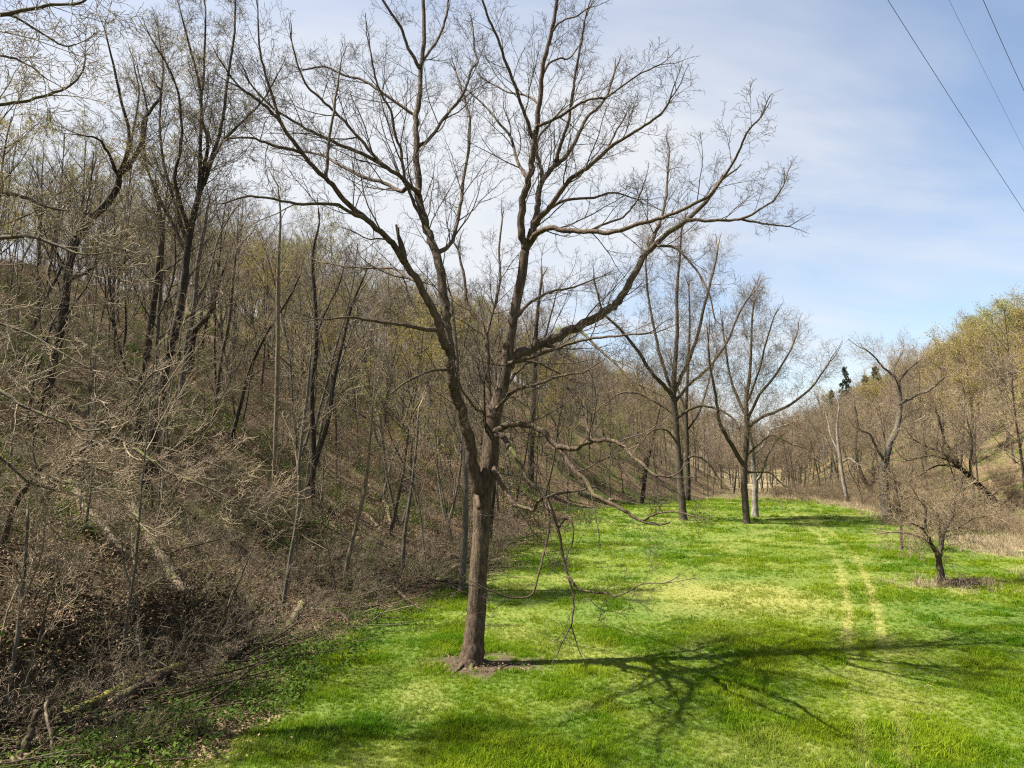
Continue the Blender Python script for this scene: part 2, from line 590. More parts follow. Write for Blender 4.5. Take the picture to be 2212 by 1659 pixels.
def leaf_faces(P, size, rng, flat=0.0):
    n = len(P)
    a = rng.normal(0, 1, (n, 3)); a[:, 2] *= (1 - flat)
    a /= np.linalg.norm(a, axis=1, keepdims=True)
    b = rng.normal(0, 1, (n, 3)); b[:, 2] *= (1 - flat)
    b -= (a * b).sum(1, keepdims=True) * a
    b /= np.linalg.norm(b, axis=1, keepdims=True)
    c = np.cross(a, b)
    s = (size * rng.uniform(0.6, 1.4, n))[:, None]
    V = np.stack([P - a * s, P + b * s * 0.45 + c * s * 0.15, P + a * s, P - b * s * 0.45 + c * s * 0.15], axis=1).reshape(-1, 3)
    k = np.arange(n)[:, None] * 4
    F = np.concatenate([k + np.array([[0, 1, 2]]), k + np.array([[0, 2, 3]])])
    return V, [F]

# ---------------------------------------------------------------- terrain
def axis(lo, hi, near_lo, near_hi, s0, g):
    v = list(np.arange(near_lo, near_hi + 1e-6, s0))
    s, x = s0, near_hi
    while x < hi:
        s *= g; x += s; v.append(x)
    s, x, w = s0, near_lo, []
    while x > lo:
        s *= g; x -= s; w.append(x)
    return np.array(w[::-1] + v)

def terrain():
    xs = axis(-230, 420, -22, 34, 0.42, 1.06)
    ys = axis(-70, 620, 6, 48, 0.42, 1.045)
    X, Y = np.meshgrid(xs, ys, indexing='ij')
    Z = H(X, Y)
    dl, dr = dleft(X, Y), dright(X, Y)
    V = np.stack([X, Y, Z], -1).reshape(-1, 3)
    ni, nj = X.shape
    idx = np.arange(ni * nj).reshape(ni, nj)
    q = np.stack([idx[:-1, :-1], idx[1:, :-1], idx[1:, 1:], idx[:-1, 1:]], -1).reshape(-1, 4)
    fc = V[q].mean(1)
    fl = np.interp(fc[:, 1], TLy, TLx) - fc[:, 0]
    fr = fc[:, 0] - np.interp(fc[:, 1], TRy, TRx)
    A = masks(V[:, 0], V[:, 1])
    for name, sel in (('meadow', (fl <= 0) & (fr <= 0)), ('hillside', fl > 0), ('hillside', (fr > 0) & (fl <= 0))):
        f = q[sel]
        used, inv = np.unique(f, return_inverse=True)
        me = mesh_from(name, V[used], [inv.reshape(-1, 4)], ['ground'])
        for k, a in A.items():
            at_ = me.attributes.new(k, 'FLOAT', 'POINT')
            at_.data.foreach_set('value', a[used].astype(np.float32))
        o = link(name, me)
        o['kind'] = 'structure'

RBy = [0, 20, 25, 33, 42, 62, 80, 100, 130]
RBx = [22, 20.5, 20.5, 24.5, 27, 32.5, 37.5, 37, 42]
TREE0 = ground(1020, 1430)

def track_d(x, y):
    """distance to the nearer of the two wheel ruts"""
    rut1 = np.interp(y, RUT[0][:, 1], RUT[0][:, 0]); rut2 = np.interp(y, RUT[1][:, 1], RUT[1][:, 0])
    return np.minimum(np.abs(x - rut1), np.abs(x - rut2))

_ra = [(1868, 1659), (1858, 1560), (1845, 1450), (1830, 1380), (1832, 1330), (1826, 1280), (1815, 1230), (1795, 1190), (1760, 1150), (1720, 1115), (1700, 1090)]
_rb = [(1955, 1659), (1945, 1560), (1925, 1470), (1912, 1410), (1900, 1350), (1884, 1290), (1868, 1240), (1842, 1195), (1795, 1150), (1742, 1115), (1712, 1090)]
RUT = [np.array(sorted([tuple(ground(*p))[:2] for p in r_], key=lambda q: q[1])) for r_ in (_ra, _rb)]

def masks(x, y):
    dl, dr = dleft(x, y), dright(x, y)
    n1, n2, n3 = vnoise(x, y, 1.7, 31), vnoise(x, y, 4.5, 32), vnoise(x, y, 0.6, 33)
    litter = sstep(dl + np.interp(y, [8, 12, 17, 26, 34], [2.3, 2.2, 1.2, 0.7, 0.3]) + 2.2 * (n1 - 0.5) + 1.5 * (n3 - 0.5), -1.0, 0.9)
    rb = x - np.interp(y, RBy, RBx)
    rough = sstep(rb + 3 * (n2 - 0.5), -1.0, 2.0)
    far = sstep(y + 8 * (n2 - 0.5), 92, 102)
    litter = np.maximum(litter, sstep(y + 10 * (n2 - 0.5), 108, 126) * 0.92)
    straw = rough * sstep(n1 * 0.5 + n2 * 0.5, 0.3, 0.5) * (1 - sstep(dr, -1, 5))
    straw = np.maximum(straw, far * 0.4 * (1 - sstep(dr, -2, 2)) * (1 - sstep(dl, -2, 2)))
    litter = np.maximum(litter, sstep(dr + 3 * (n1 - 0.5), -2, 2) * 0.95)
    d0 = np.hypot((x - TREE0.x - 0.25) / 1.25, y - TREE0.y + 0.2) + 0.9 * (vnoise(x, y, 0.75, 35) - 0.5) + 0.9 * (vnoise(x, y, 0.28, 36) - 0.5)
    bare = 1 - sstep(d0, 0.55, 1.3)
    dry = 1 - sstep(np.hypot((x - 8.6) / 4.6, (y - 26.5) / 5.5) + 0.5 * (n1 - 0.5), 0.3, 1.15)
    bare = np.maximum(bare, sstep(dl, 1.2, 1.8) * (1 - sstep(dl, 2.6, 3.4)) * (1 - sstep(y, 18, 22)) * 0.85)
    td = track_d(x, y)
    rut = (1 - sstep(td, 0.08, 0.22)) * (0.35 + 0.5 * sstep(y, 19, 21) * (1 - sstep(y, 30, 36)) + 0.2 * sstep(n2, 0.4, 0.7))
    patch = sstep(0.6 * vnoise(x, y, 2.1, 37) + 0.4 * vnoise(x, y, 0.7, 38), 0.56, 0.8)
    dry = np.maximum(np.maximum(dry * 0.6, patch * 0.3), rut * 0.95)
    st_r = ground(2045, 1262)
    d2 = np.hypot((x - st_r.x) / 2.6, (y - st_r.y) / 1.6) + 0.9 * (n3 - 0.5)
    straw = np.maximum(straw, (1 - sstep(d2, 0.3, 1.1)) * 0.55)
    return {'litter': litter, 'bare': bare, 'dry': dry, 'straw': straw}

terrain()

# ---------------------------------------------------------------- scattering (ground cover only)
def scatter(name, P, rot, scl, vi, variants, extra=None):
    me = bpy.data.meshes.new(name)
    me.vertices.add(len(P))
    me.vertices.foreach_set('co', np.asarray(P, np.float32).ravel())
    a = me.attributes.new('rot', 'FLOAT_VECTOR', 'POINT'); a.data.foreach_set('vector', np.asarray(rot, np.float32).ravel())
    a = me.attributes.new('scl', 'FLOAT', 'POINT'); a.data.foreach_set('value', np.asarray(scl, np.float32))
    a = me.attributes.new('vi', 'INT', 'POINT'); a.data.foreach_set('value', np.asarray(vi, np.int32))
    for k, v in (extra or {}).items():
        a = me.attributes.new(k, 'FLOAT', 'POINT'); a.data.foreach_set('value', np.asarray(v, np.float32))
    o = link(name, me)
    o['kind'] = 'stuff'
    src = bpy.data.collections.new(name + '_pieces')
    for i, vm in enumerate(variants):
        so = bpy.data.objects.new('%s_piece_%02d' % (name, i), vm)
        src.objects.link(so)
    ng = bpy.data.node_groups.new(name, 'GeometryNodeTree')
    ng.interface.new_socket('Geometry', in_out='INPUT', socket_type='NodeSocketGeometry')
    ng.interface.new_socket('Geometry', in_out='OUTPUT', socket_type='NodeSocketGeometry')
    gi = ng.nodes.new('NodeGroupInput'); go = ng.nodes.new('NodeGroupOutput')
    ci = ng.nodes.new('GeometryNodeCollectionInfo')
    ci.inputs['Collection'].default_value = src
    ci.inputs['Separate Children'].default_value = True
    ci.inputs['Reset Children'].default_value = True
    ip = ng.nodes.new('GeometryNodeInstanceOnPoints')
    ip.inputs['Pick Instance'].default_value = True
    def na(nm, ty):
        n_ = ng.nodes.new('GeometryNodeInputNamedAttribute'); n_.data_type = ty
        n_.inputs['Name'].default_value = nm
        return n_.outputs['Attribute']
    e2r = ng.nodes.new('FunctionNodeEulerToRotation')
    ng.links.new(na('rot', 'FLOAT_VECTOR'), e2r.inputs[0])
    ng.links.new(gi.outputs[0], ip.inputs['Points'])
    ng.links.new(ci.outputs[0], ip.inputs['Instance'])
    ng.links.new(na('vi', 'INT'), ip.inputs['Instance Index'])
    ng.links.new(e2r.outputs[0], ip.inputs['Rotation'])
    ng.links.new(na('scl', 'FLOAT'), ip.inputs['Scale'])
    ng.links.new(ip.outputs[0], go.inputs[0])
    md = o.modifiers.new('scatter', 'NODES')
    md.node_group = ng
    return o

def in_view(x, y, z, mx=0.12, my=0.1):
    """rough frustum test with a margin"""
    yc = y * CP + (z - CAM_H) * SP
    zc = -y * SP + (z - CAM_H) * CP
    u, v = x / np.maximum(yc, 0.1), zc / np.maximum(yc, 0.1)
    return (yc > 1) & (np.abs(u) < 0.75 + mx) & (np.abs(v) < 0.5625 + my)

def sample_area(n, y0, y1, power=1.0, x0=-0.9, x1=0.9):
    """points in the view wedge; power shapes how density falls with distance"""
    y = (y0 ** (power) + RNG.random(n) * (y1 ** power - y0 ** power)) ** (1 / power)
    x = (x0 + (x1 - x0) * RNG.random(n)) * (y + 1)
    return x, y

def blade_tuft(seed, nb, hgt, spread, width, mat, bend=0.45):
    rng = np.random.default_rng(seed)
    Vs, Fs, off = [], [], 0
    for i in range(nb):
        a = rng.uniform(0, 6.28); rr = spread * math.sqrt(rng.random())
        p = np.array([math.cos(a) * rr, math.sin(a) * rr, -0.01])
        az = rng.uniform(0, 6.28); hh = hgt * rng.uniform(0.5, 1.15); bd = bend * rng.uniform(0.2, 1.5)
        f = np.array([math.cos(az), math.sin(az), 0]); s = np.array([-f[1], f[0], 0]) * width * 0.5 * rng.uniform(0.7, 1.3)
        m = p + np.array([0, 0, hh * 0.55]) + f * hh * bd * 0.3
        tpt = p + np.array([0, 0, hh * (1 - 0.3 * bd)]) + f * hh * bd
        Vs.append(np.array([p - s, p + s, m + s * 0.8, m - s * 0.8, tpt]))
        Fs.append(np.array([[0, 1, 2], [0, 2, 3], [3, 2, 4]]) + off)
        off += 5
    return mesh_from('tuft', np.concatenate(Vs), [np.concatenate(Fs)], [mat], smooth=False)

def build_grass():
    N = 210000
    parts = []
    for n, y0, y1, pw in ((90000, 9.5, 22, 1.0), (70000, 22, 45, 0.9), (60000, 45, 100, 0.8)):
        x, y = sample_area(n, y0, y1, pw, -0.9, 0.95)
        parts.append((x, y))
    x = np.concatenate([p[0] for p in parts]); y = np.concatenate([p[1] for p in parts])
    z = H(x, y)
    m = masks(x, y)
    keep = in_view(x, y, z) & (RNG.random(len(x)) > np.clip(m['litter'] * 1.3, 0, 0.985)) & (RNG.random(len(x)) > m['bare'] * 0.985) & (RNG.random(len(x)) > m['straw'] * 0.85) & (dright(x, y) < 0)
    td = track_d(x, y)
    x, y, z = x[keep], y[keep], z[keep]
    dry = m['dry'][keep]; lit = m['litter'][keep]
    n = len(x)
    clump = vnoise(x, y, 0.9, 41)
    big = vnoise(x, y, 3.0, 42)
    scl = (0.42 + 1.1 * clump ** 3 + 0.45 * sstep(big, 0.5, 0.85)) * RNG.uniform(0.75, 1.3, n)
    scl *= 1 - 0.4 * dry
    scl *= 1 + 0.9 * sstep(y, 25, 80)
    tall = RNG.random(n) < 0.02
    scl[tall] *= 1.6
    rot = np.stack([RNG.normal(0, 0.12, n), RNG.normal(0, 0.12, n), RNG.uniform(0, 6.28, n)], -1)
    vi = RNG.integers(0, 5, n)
    var = [blade_tuft(50 + i, 16, 0.125, 0.09, 0.010, 'grass_blade', 0.6) for i in range(5)]
    o = scatter('grass', np.stack([x, y, z], -1), rot, scl, vi, var, {'dry': np.clip(dry * RNG.uniform(0.4, 1.1, n), 0, 1)})
    print('grass', n)

build_grass()

def clump_mesh(seed, n, size, spread, hgt, mat, flat=0.3, stems=0):
    rng = np.random.default_rng(seed)
    P = rng.normal(0, 1, (n, 3)) * np.array([spread, spread, 0])
    P[:, 2] = rng.uniform(0.02, 1, n) * hgt
    V, F = leaf_faces(P, size, rng, flat)
    return mesh_from('clump', V, F, [mat], smooth=False)

def build_cover():
    # leaf litter
    x, y = sample_area(60000, 10, 70, 0.55, -0.9, 0.9)
    z = H(x, y); m = masks(x, y)
    keep = in_view(x, y, z) & (RNG.random(len(x)) < m['litter'] * 0.95 + m['bare'] * 0.4 + 0.004) & (x < np.interp(y, TLy, TLx) + 3 + (RNG.random(len(x)) < 0.3) * 30)
    x, y, z = x[keep], y[keep], z[keep]; n = len(x)
    rot = np.stack([RNG.normal(0, 0.2, n), RNG.normal(0.45, 0.2, n) * (dleft(x, y) > 1), RNG.uniform(0, 6.28, n)], -1)
    var = [clump_mesh(80 + i, 24, 0.036, 0.28, 0.03, 'dead_leaf', 0.75) for i in range(4)]
    scatter('fallen_leaves', np.stack([x, y, z], -1), rot, RNG.uniform(0.7, 1.3, n) * (1 + sstep(y, 25, 70)), RNG.integers(0, 4, n), var)
    print('litter', n)
    # green herbs on the slope and along its foot
    x, y = sample_area(60000, 10, 90, 0.5, -0.9, 0.9)
    z = H(x, y); m = masks(x, y)
    dl = dleft(x, y)
    pn = 0.6 * vnoise(x, y, 3.2, 51) + 0.4 * vnoise(x, y, 1.1, 52)
    near_toe = (1 - sstep(np.abs(dl + 1.5), 0.5, 1.7)) * (0.25 + 0.75 * sstep(20 - y, -6, 4))
    pr = np.maximum(sstep(pn, 0.44, 0.66) * sstep(dl, -0.5, 1) * 0.85 * (1 - 0.8 * sstep(21 - y, 0, 4) * (1 - sstep(dl, 2.5, 4))), near_toe * 0.6)
    keep = in_view(x, y, z) & (RNG.random(len(x)) < pr)
    x, y, z = x[keep], y[keep], z[keep]; n = len(x)
    rot = np.stack([RNG.normal(0, 0.15, n), RNG.normal(0, 0.15, n), RNG.uniform(0, 6.28, n)], -1)
    var = [clump_mesh(90 + i, 26, 0.04, 0.13, 0.26, 'leaf_green', 0.4) for i in range(4)]
    scatter('green_undergrowth', np.stack([x, y, z], -1), rot, RNG.uniform(0.5, 1.35, n) * (1 + 0.8 * sstep(y, 25, 80)), RNG.integers(0, 4, n), var)
    print('herbs', n)
    # pale dead grass of the rough strip on the right and at the far end of the meadow
    x, y = sample_area(70000, 16, 130, 0.6, 0.2, 0.95)
    z = H(x, y); m = masks(x, y)
    keep = in_view(x, y, z) & (RNG.random(len(x)) < m['straw'] * 0.9) & (dright(x, y) < 6)
    x, y, z = x[keep], y[keep], z[keep]; n = len(x)
    rot = np.stack([RNG.normal(0, 0.2, n), RNG.normal(0, 0.2, n), RNG.uniform(0, 6.28, n)], -1)
    var = [blade_tuft(70 + i, 14, 0.42, 0.16, 0.012, 'straw', 0.75) for i in range(4)]
    scatter('dead_grass', np.stack([x, y, z], -1), rot, RNG.uniform(0.4, 1.2, n) * (1 + 0.5 * sstep(y, 30, 90)), RNG.integers(0, 4, n), var)
    print('straw', n)
build_cover()

# ---------------------------------------------------------------- traced trees
CROWN = dict(max=4, n=[8, 6, 4, 3, 2], tip=[0.3, 0.35, 0.4, 0.4, 0.5], kink=[0.1, 0.2, 0.22, 0.25, 0.25], trop=[0.03, 0.06, 0.07, 0.04, 0.0],
             t0=[0.2, 0.15, 0.12, 0.1], k=[8, 5, 4, 3], ang=[0.75, 0.75, 0.8, 0.8], lr=[0.42, 0.52, 0.55, 0.6], lmin=[0, 0.45, 0.3, 0.2, 0.1],
             lmax=[30, 2.1, 1.15, 0.62, 0.3], rl=0.0095, rmin=0.0031, fall=0.8)

def traced_tree(name, label, cat, lines, bark_m, twig_m, prm=CROWN, Y=None, group=None, seed=1, dens=1.0, base=None, buds=None, sub=4):
    """lines: (points in the picture, widths in px at the ends or per point, depth offsets at the ends in m, twig factor). The first is the trunk."""
    rng = random.Random(seed)
    b = ground(*lines[0][0][0]) if base is None else base
    Y0 = b.y if Y is None else Y
    root = empty(name, (b.x, b.y, b.z))
    tag(root, label, cat, group)
    tw = {}
    placed = []
    off = Vector((b.x, b.y, b.z))
    for li, (pp, w, dd, tf) in enumerate(lines):
        n = len(pp)
        P, rr = [], []
        d0 = dd[0]
        if placed:
            q = min(placed, key=lambda c: (c[0] - pp[0][0]) ** 2 + (c[1] - pp[0][1]) ** 2)
            gap = math.hypot(q[0] - pp[0][0], q[1] - pp[0][1])
            if gap < 48:
                d0 = q[2] - Y0
                if gap > 4 and len(w) == 2:
                    pp = [(q[0], q[1])] + list(pp); n += 1
        for i, (px, py) in enumerate(pp):
            t = i / (n - 1)
            Yi = Y0 + d0 + (dd[1] - d0) * t
            if i:
                for u in range(1, 9):
                    placed.append((pp[i - 1][0] + (px - pp[i - 1][0]) * u / 8, pp[i - 1][1] + (py - pp[i - 1][1]) * u / 8, Yp + (Yi - Yp) * u / 8))
            Yp = Yi
            P.append(at(px, py, Yi) - off)
            wi = w[i] if len(w) == n else w[0] + (w[1] - w[0]) * t
            rr.append(max(0.006, 0.5 * wi / FPX * Yi))
        if li == 0 and base is None:
            P[0] = P[0] - Vector((0, 0, 0.25))
        if li and len(rr) > 2 and rr[0] < 0.1:
            rr[0] *= 1.15
        pts, rad = spline(P, rr, sub, 0.3 if li else 0.08, rng)
        sides = 14 if li == 0 else (9 if rr[0] > 0.05 else 6)
        me = tube_mesh(name + '_limb', [([(pts, rad)], sides)], bark_m, cap=True)
        link('trunk' if li == 0 else 'limb', me, root)
        if tf > 0:
            Ln = sum((pts[i + 1] - pts[i]).length for i in range(len(pts) - 1))
            k = max(2, int(Ln * 3.2 * tf * dens))
            spawn(tw, pts, rad, min(4.5, Ln), 0, prm, rng, 0.12 if li else 0.5, k, 1.0)
            # the limb's own end runs out into twigs
            d = (pts[-1] - pts[-3]).normalized()
            for q in range(2):
                grow(tw, pts[-1], (d + rv(rng) * 0.35).normalized(), prm['lmax'][2] * rng.uniform(0.4, 0.8), max(rad[-1] * 0.8, prm['rmin']), 2, prm, rng)
    sd = {1: 5, 2: 4, 3: 3, 4: 3}
    if tw:
        me = tube_mesh(name + '_crown', [(tw[l], sd[l]) for l in sorted(tw) if l >= 1], twig_m)
        link('crown', me, root)
        if buds:
            V, F = leaf_quads(tip_points(tw, (3, 4)), buds[1], buds[2], np.random.default_rng(seed), 0.05)
            bo = link('leaves', mesh_from(name + '_buds', V, F, [buds[0]], smooth=False), root)
    return root

HERO = [
    ([(1019, 1436), (1021, 1415), (1025, 1380), (1030, 1300), (1035, 1212), (1039, 1140), (1041, 1075), (1052, 1030), (1058, 985), (1064, 921), (1074, 870), (1084, 839), (1093, 792), (1100, 733), (1110, 682), (1117, 648), (1127, 593), (1134, 542)],
     [62, 50, 43, 39, 37, 36, 38, 40, 38, 34, 30, 28, 26, 24, 22, 21, 21, 20], (0, 0.3), 0.12),
    # the left stem and what it carries
    ([(1040, 1095), (1034, 1055), (1021, 993), (1012, 945), (999, 901), (985, 853), (978, 826), (975, 795), (973, 764), (961, 740), (947, 699), (927, 655), (905, 610), (875, 567)], (28, 15), (0, -0.9), 0.35),
    ([(875, 567), (854, 533), (830, 509), (793, 475), (752, 441), (718, 400), (684, 369), (653, 331), (622, 290), (591, 246), (560, 219), (520, 190)], (15, 6), (-0.9, -2.6), 1.0),
    ([(793, 475), (760, 460), (718, 440), (653, 441), (608, 434), (540, 424), (480, 440)], (9, 4), (-1.4, -3.0), 1.0),
    ([(704, 385), (707, 342), (711, 308), (721, 239), (728, 191), (735, 140)], (8, 4), (-1.9, -1.6), 1.0),
    ([(653, 331), (574, 308), (540, 297), (490, 300)], (7, 4), (-2.2, -3.4), 1.0),
    ([(605, 262), (574, 164), (560, 96), (557, 20)], (7, 3), (-2.4, -2.6), 1.0),
    ([(973, 764), (964, 692), (961, 658), (950, 567), (933, 526), (923, 499), (912, 458), (903, 417), (902, 376), (899, 325), (899, 273), (900, 239), (907, 205), (909, 154), (914, 102), (916, 51), (914, -40)], (22, 8), (-0.5, 0.6), 0.7),
    ([(899, 414), (865, 383), (824, 355), (779, 331), (731, 311), (694, 294), (660, 277), (608, 246), (574, 219), (540, 180)], (11, 4), (0, -1.6), 1.0),
    ([(868, 414), (830, 396), (779, 379), (731, 355), (704, 338), (660, 328), (610, 320)], (10, 4), (0.0, 1.8), 1.0),
    ([(844, 369), (813, 342), (779, 301), (745, 263), (718, 236), (687, 208), (660, 181), (642, 137), (630, 90)], (8, 4), (0.1, -0.6), 1.0),
    ([(892, 246), (848, 215), (813, 191), (779, 171), (745, 164), (704, 144), (660, 150)], (8, 4), (0.4, 1.2), 1.0),
    ([(908, 150), (882, 103), (865, 58), (837, 17), (815, -20)], (8, 5), (0.5, 0.2), 1.0),
    ([(902, 318), (933, 294), (960, 253), (988, 222), (1008, 185), (1018, 150), (1032, 133), (1025, 106), (1022, 60)], (8, 4), (0.4, 1.5), 1.0),
    ([(920, 490), (890, 430), (871, 369), (866, 325), (854, 290), (844, 239), (824, 205), (810, 164), (800, 110)], (8, 4), (0.1, -0.9), 1.0),
    ([(916, 128), (947, 82), (964, 34), (970, -20)], (7, 5), (0.5, 0.9), 1.0),
    ([(943, 547), (974, 526), (984, 496), (995, 444), (1001, 393), (1012, 325), (1015, 256), (1001, 205), (984, 154)], (10, 4), (0, 1.4), 0.9),
    ([(978, 802), (947, 798), (920, 805), (876, 826), (845, 850)], (7, 4), (-0.4, -1.6), 1.0),
    ([(951, 716), (893, 706), (852, 699), (797, 692), (756, 686), (700, 690)], (10, 4), (-0.5, -1.8), 1.0),
    ([(895, 606), (872, 594), (850, 580), (800, 579), (750, 576), (690, 566)], (7, 3), (-0.8, 0.8), 1.0),
    # middle stems
    ([(1062, 925), (1057, 853), (1053, 802), (1050, 733), (1038, 699), (1009, 655), (1003, 600), (990, 540)], (14, 5), (-0.1, 1.0), 0.8),
    ([(1050, 733), (1058, 690), (1072, 650), (1080, 600), (1078, 540), (1085, 470)], (8, 4), (0.2, 1.6), 0.9),
    ([(1048, 915), (1044, 890), (1029, 884), (1016, 867), (999, 843), (985, 810)], (7, 4), (0, -1.0), 0.8),
    ([(1050, 930), (1046, 870), (1046, 830)], (7, 4), (-0.2, -0.4), 0.2),
    # the right stem's top
    ([(1134, 545), (1127, 500), (1128, 440), (1136, 408), (1143, 386), (1148, 360), (1152, 320), (1160, 270), (1165, 220), (1171, 157), (1182, 102), (1196, 48), (1207, -30)], (18, 8), (0.3, -0.4), 0.6),
    ([(1140, 386), (1118, 351), (1105, 300), (1075, 262), (1046, 227), (1010, 195)], (8, 3), (0.2, 1.6), 1.0),
    ([(1152, 300), (1129, 234), (1112, 183), (1094, 139), (1075, 84), (1057, 44), (1039, -10)], (8, 5), (0, -1.0), 1.0),
    ([(1158, 222), (1140, 208), (1098, 199), (1060, 180), (1036, 165)], (6, 3), (-0.2, 0.8), 0.9),
    ([(1165, 271), (1207, 253), (1240, 231), (1270, 216), (1306, 211), (1328, 198), (1376, 163), (1425, 140)], (8, 3), (-0.1, -1.2), 1.0),
    ([(1172, 160), (1189, 135), (1210, 126), (1230, 126), (1250, 100)], (6, 3), (-0.3, 0.5), 1.0),
    ([(1190, 70), (1215, 45), (1245, 35), (1275, 15)], (5, 3), (-0.3, -0.9), 1.0),
    ([(1134, 548), (1145, 513), (1156, 472), (1162, 439), (1171, 395), (1196, 359), (1218, 344), (1247, 297), (1266, 256), (1306, 216), (1328, 154)], (17, 5), (0.3, 1.4), 0.9),
    ([(1171, 395), (1168, 360), (1160, 330), (1163, 300), (1185, 270), (1210, 240)], (9, 4), (0.6, 1.2), 0.9),
    ([(1200, 352), (1211, 311), (1227, 267), (1237, 205), (1244, 150), (1259, 73), (1264, 40)], (9, 4), (0.8, 0.4), 1.0),
    ([(1152, 485), (1182, 454), (1211, 414), (1237, 384), (1277, 355), (1313, 322), (1350, 297), (1394, 271), (1431, 242), (1447, 215)], (13, 4), (0.4, -1.2), 1.0),
    ([(1313, 322), (1330, 285), (1345, 262), (1355, 240)], (5, 3), (-0.3, 0.3), 1.0),
    ([(1190, 450), (1222, 432), (1284, 427), (1313, 417), (1335, 417), (1375, 430)], (8, 3), (0.2, 0.9), 1.0),
    # the big level limb
    ([(1140, 530), (1152, 513), (1171, 498), (1189, 492), (1229, 498), (1270, 500), (1314, 502), (1350, 494), (1394, 480), (1445, 465), (1504, 439), (1540, 414), (1570, 373), (1595, 330), (1614, 286), (1640, 258)], (14, 4), (0.3, -2.4), 0.8),
    ([(1270, 500), (1310, 482), (1345, 470), (1372, 440), (1385, 415)], (6, 3), (-0.8, -0.2), 1.0),
    # the big right limb
    ([(1096, 790), (1104, 775), (1132, 761), (1183, 737), (1234, 713), (1286, 686), (1320, 665), (1340, 648), (1361, 607), (1387, 560), (1412, 531), (1445, 502), (1489, 472), (1533, 425), (1556, 390)], (25, 8), (0.1, 1.2), 0.5),
    ([(1387, 560), (1412, 513), (1427, 476), (1438, 432), (1442, 384), (1446, 320)], (9, 4), (0.9, 2.2), 1.0),
    ([(1482, 475), (1522, 476), (1577, 476), (1614, 469), (1650, 447), (1672, 432), (1693, 400)], (8, 3), (1.1, 0.2), 0.9),
    ([(1600, 473), (1640, 482), (1675, 486), (1705, 489)], (5, 3), (0.6, 0.9), 0.9),
    ([(1423, 531), (1460, 535), (1486, 560), (1511, 593), (1530, 630), (1545, 690)], (7, 3), (1.0, 0.2), 1.0),
    ([(1252, 713), (1269, 730), (1296, 757), (1330, 785), (1354, 812), (1388, 836)], (8, 3), (0.6, -0.6), 1.0),
    ([(1105, 785), (1149, 771), (1210, 750), (1269, 733), (1330, 726), (1400, 720)], (10, 4), (0.1, -1.4), 0.9),
    ([(1110, 690), (1150, 650), (1190, 630), (1240, 620), (1290, 600)], (8, 3), (0.2, 1.8), 1.0),
    ([(1178, 742), (1200, 752), (1215, 768)], (7, 4), (0.3, 0.1), 0.4),
    ([(1075, 880), (1110, 845), (1160, 830), (1210, 812), (1260, 805)], (9, 4), (0.0, -1.2), 1.0),
    ([(1085, 845), (1120, 800), (1148, 782), (1185, 795), (1230, 820)], (7, 3), (0, 1.2), 1.0),
    # low arching limbs on the right
    ([(1072, 932), (1095, 918), (1120, 915), (1142, 918), (1166, 928), (1193, 952), (1217, 983), (1241, 1017), (1269, 1044), (1282, 1068), (1310, 1082), (1337, 1096), (1364, 1113), (1388, 1126), (1405, 1130)], (16, 6), (0, -1.8), 0.55),
    ([(1204, 966), (1241, 969), (1262, 959), (1289, 952), (1320, 952), (1344, 962), (1364, 983), (1392, 1007), (1412, 1024), (1440, 1030)], (11, 5), (-0.7, -2.4), 0.8),
    ([(1279, 953), (1268, 918), (1258, 887), (1248, 863), (1228, 839)], (6, 3), (-1.2, -0.4), 0.8),
    ([(1388, 1126), (1410, 1113), (1440, 1106), (1470, 1108), (1500, 1115)], (5, 3), (-1.7, -2.6), 0.7),
    ([(1066, 1010), (1074, 1028), (1084, 1046), (1098, 1072), (1111, 1089), (1132, 1097), (1154, 1102), (1160, 1085), (1173, 1079), (1200, 1067), (1252, 1061)], (12, 5), (0, -0.9), 0.6),
    ([(1072, 935), (1087, 942), (1101, 966), (1118, 992)], (13, 10), (0, -1.0), 0.0),
    ([(1118, 992), (1132, 1022), (1146, 1044), (1166, 1058), (1178, 1078), (1193, 1102), (1207, 1153), (1217, 1205), (1228, 1246), (1238, 1285), (1238, 1314), (1234, 1352)], (9, 4), (-1.0, -1.5), 0.2),
    ([(1178, 1078), (1184, 1110), (1187, 1143), (1176, 1190), (1166, 1229), (1149, 1283), (1100, 1290), (1050, 1272)], (7, 3), (-1.2, -2.0), 0.4),
    ([(1228, 1246), (1248, 1270), (1269, 1278), (1310, 1282), (1337, 1287), (1388, 1262), (1433, 1260)], (6, 2), (-1.4, -2.2), 0.8),
    ([(1205, 1140), (1225, 1120), (1238, 1140), (1236, 1175), (1228, 1190)], (5, 3), (-1.3, -1.6), 0.6),
    ([(1030, 1075), (1036, 1098)], (9, 11), (-0.22, -0.34), 0.0),
]
HERO = [(a, w, (1.9 * d[0], 1.9 * d[1]), 0.85 * t) for a, w, d, t in HERO]
WAL = traced_tree('walnut_tree', 'large bare walnut tree with forked trunk and broad leafless crown standing alone in the meadow', 'tree', HERO, 'bark_walnut', 'twig_walnut', seed=3, dens=1.0)

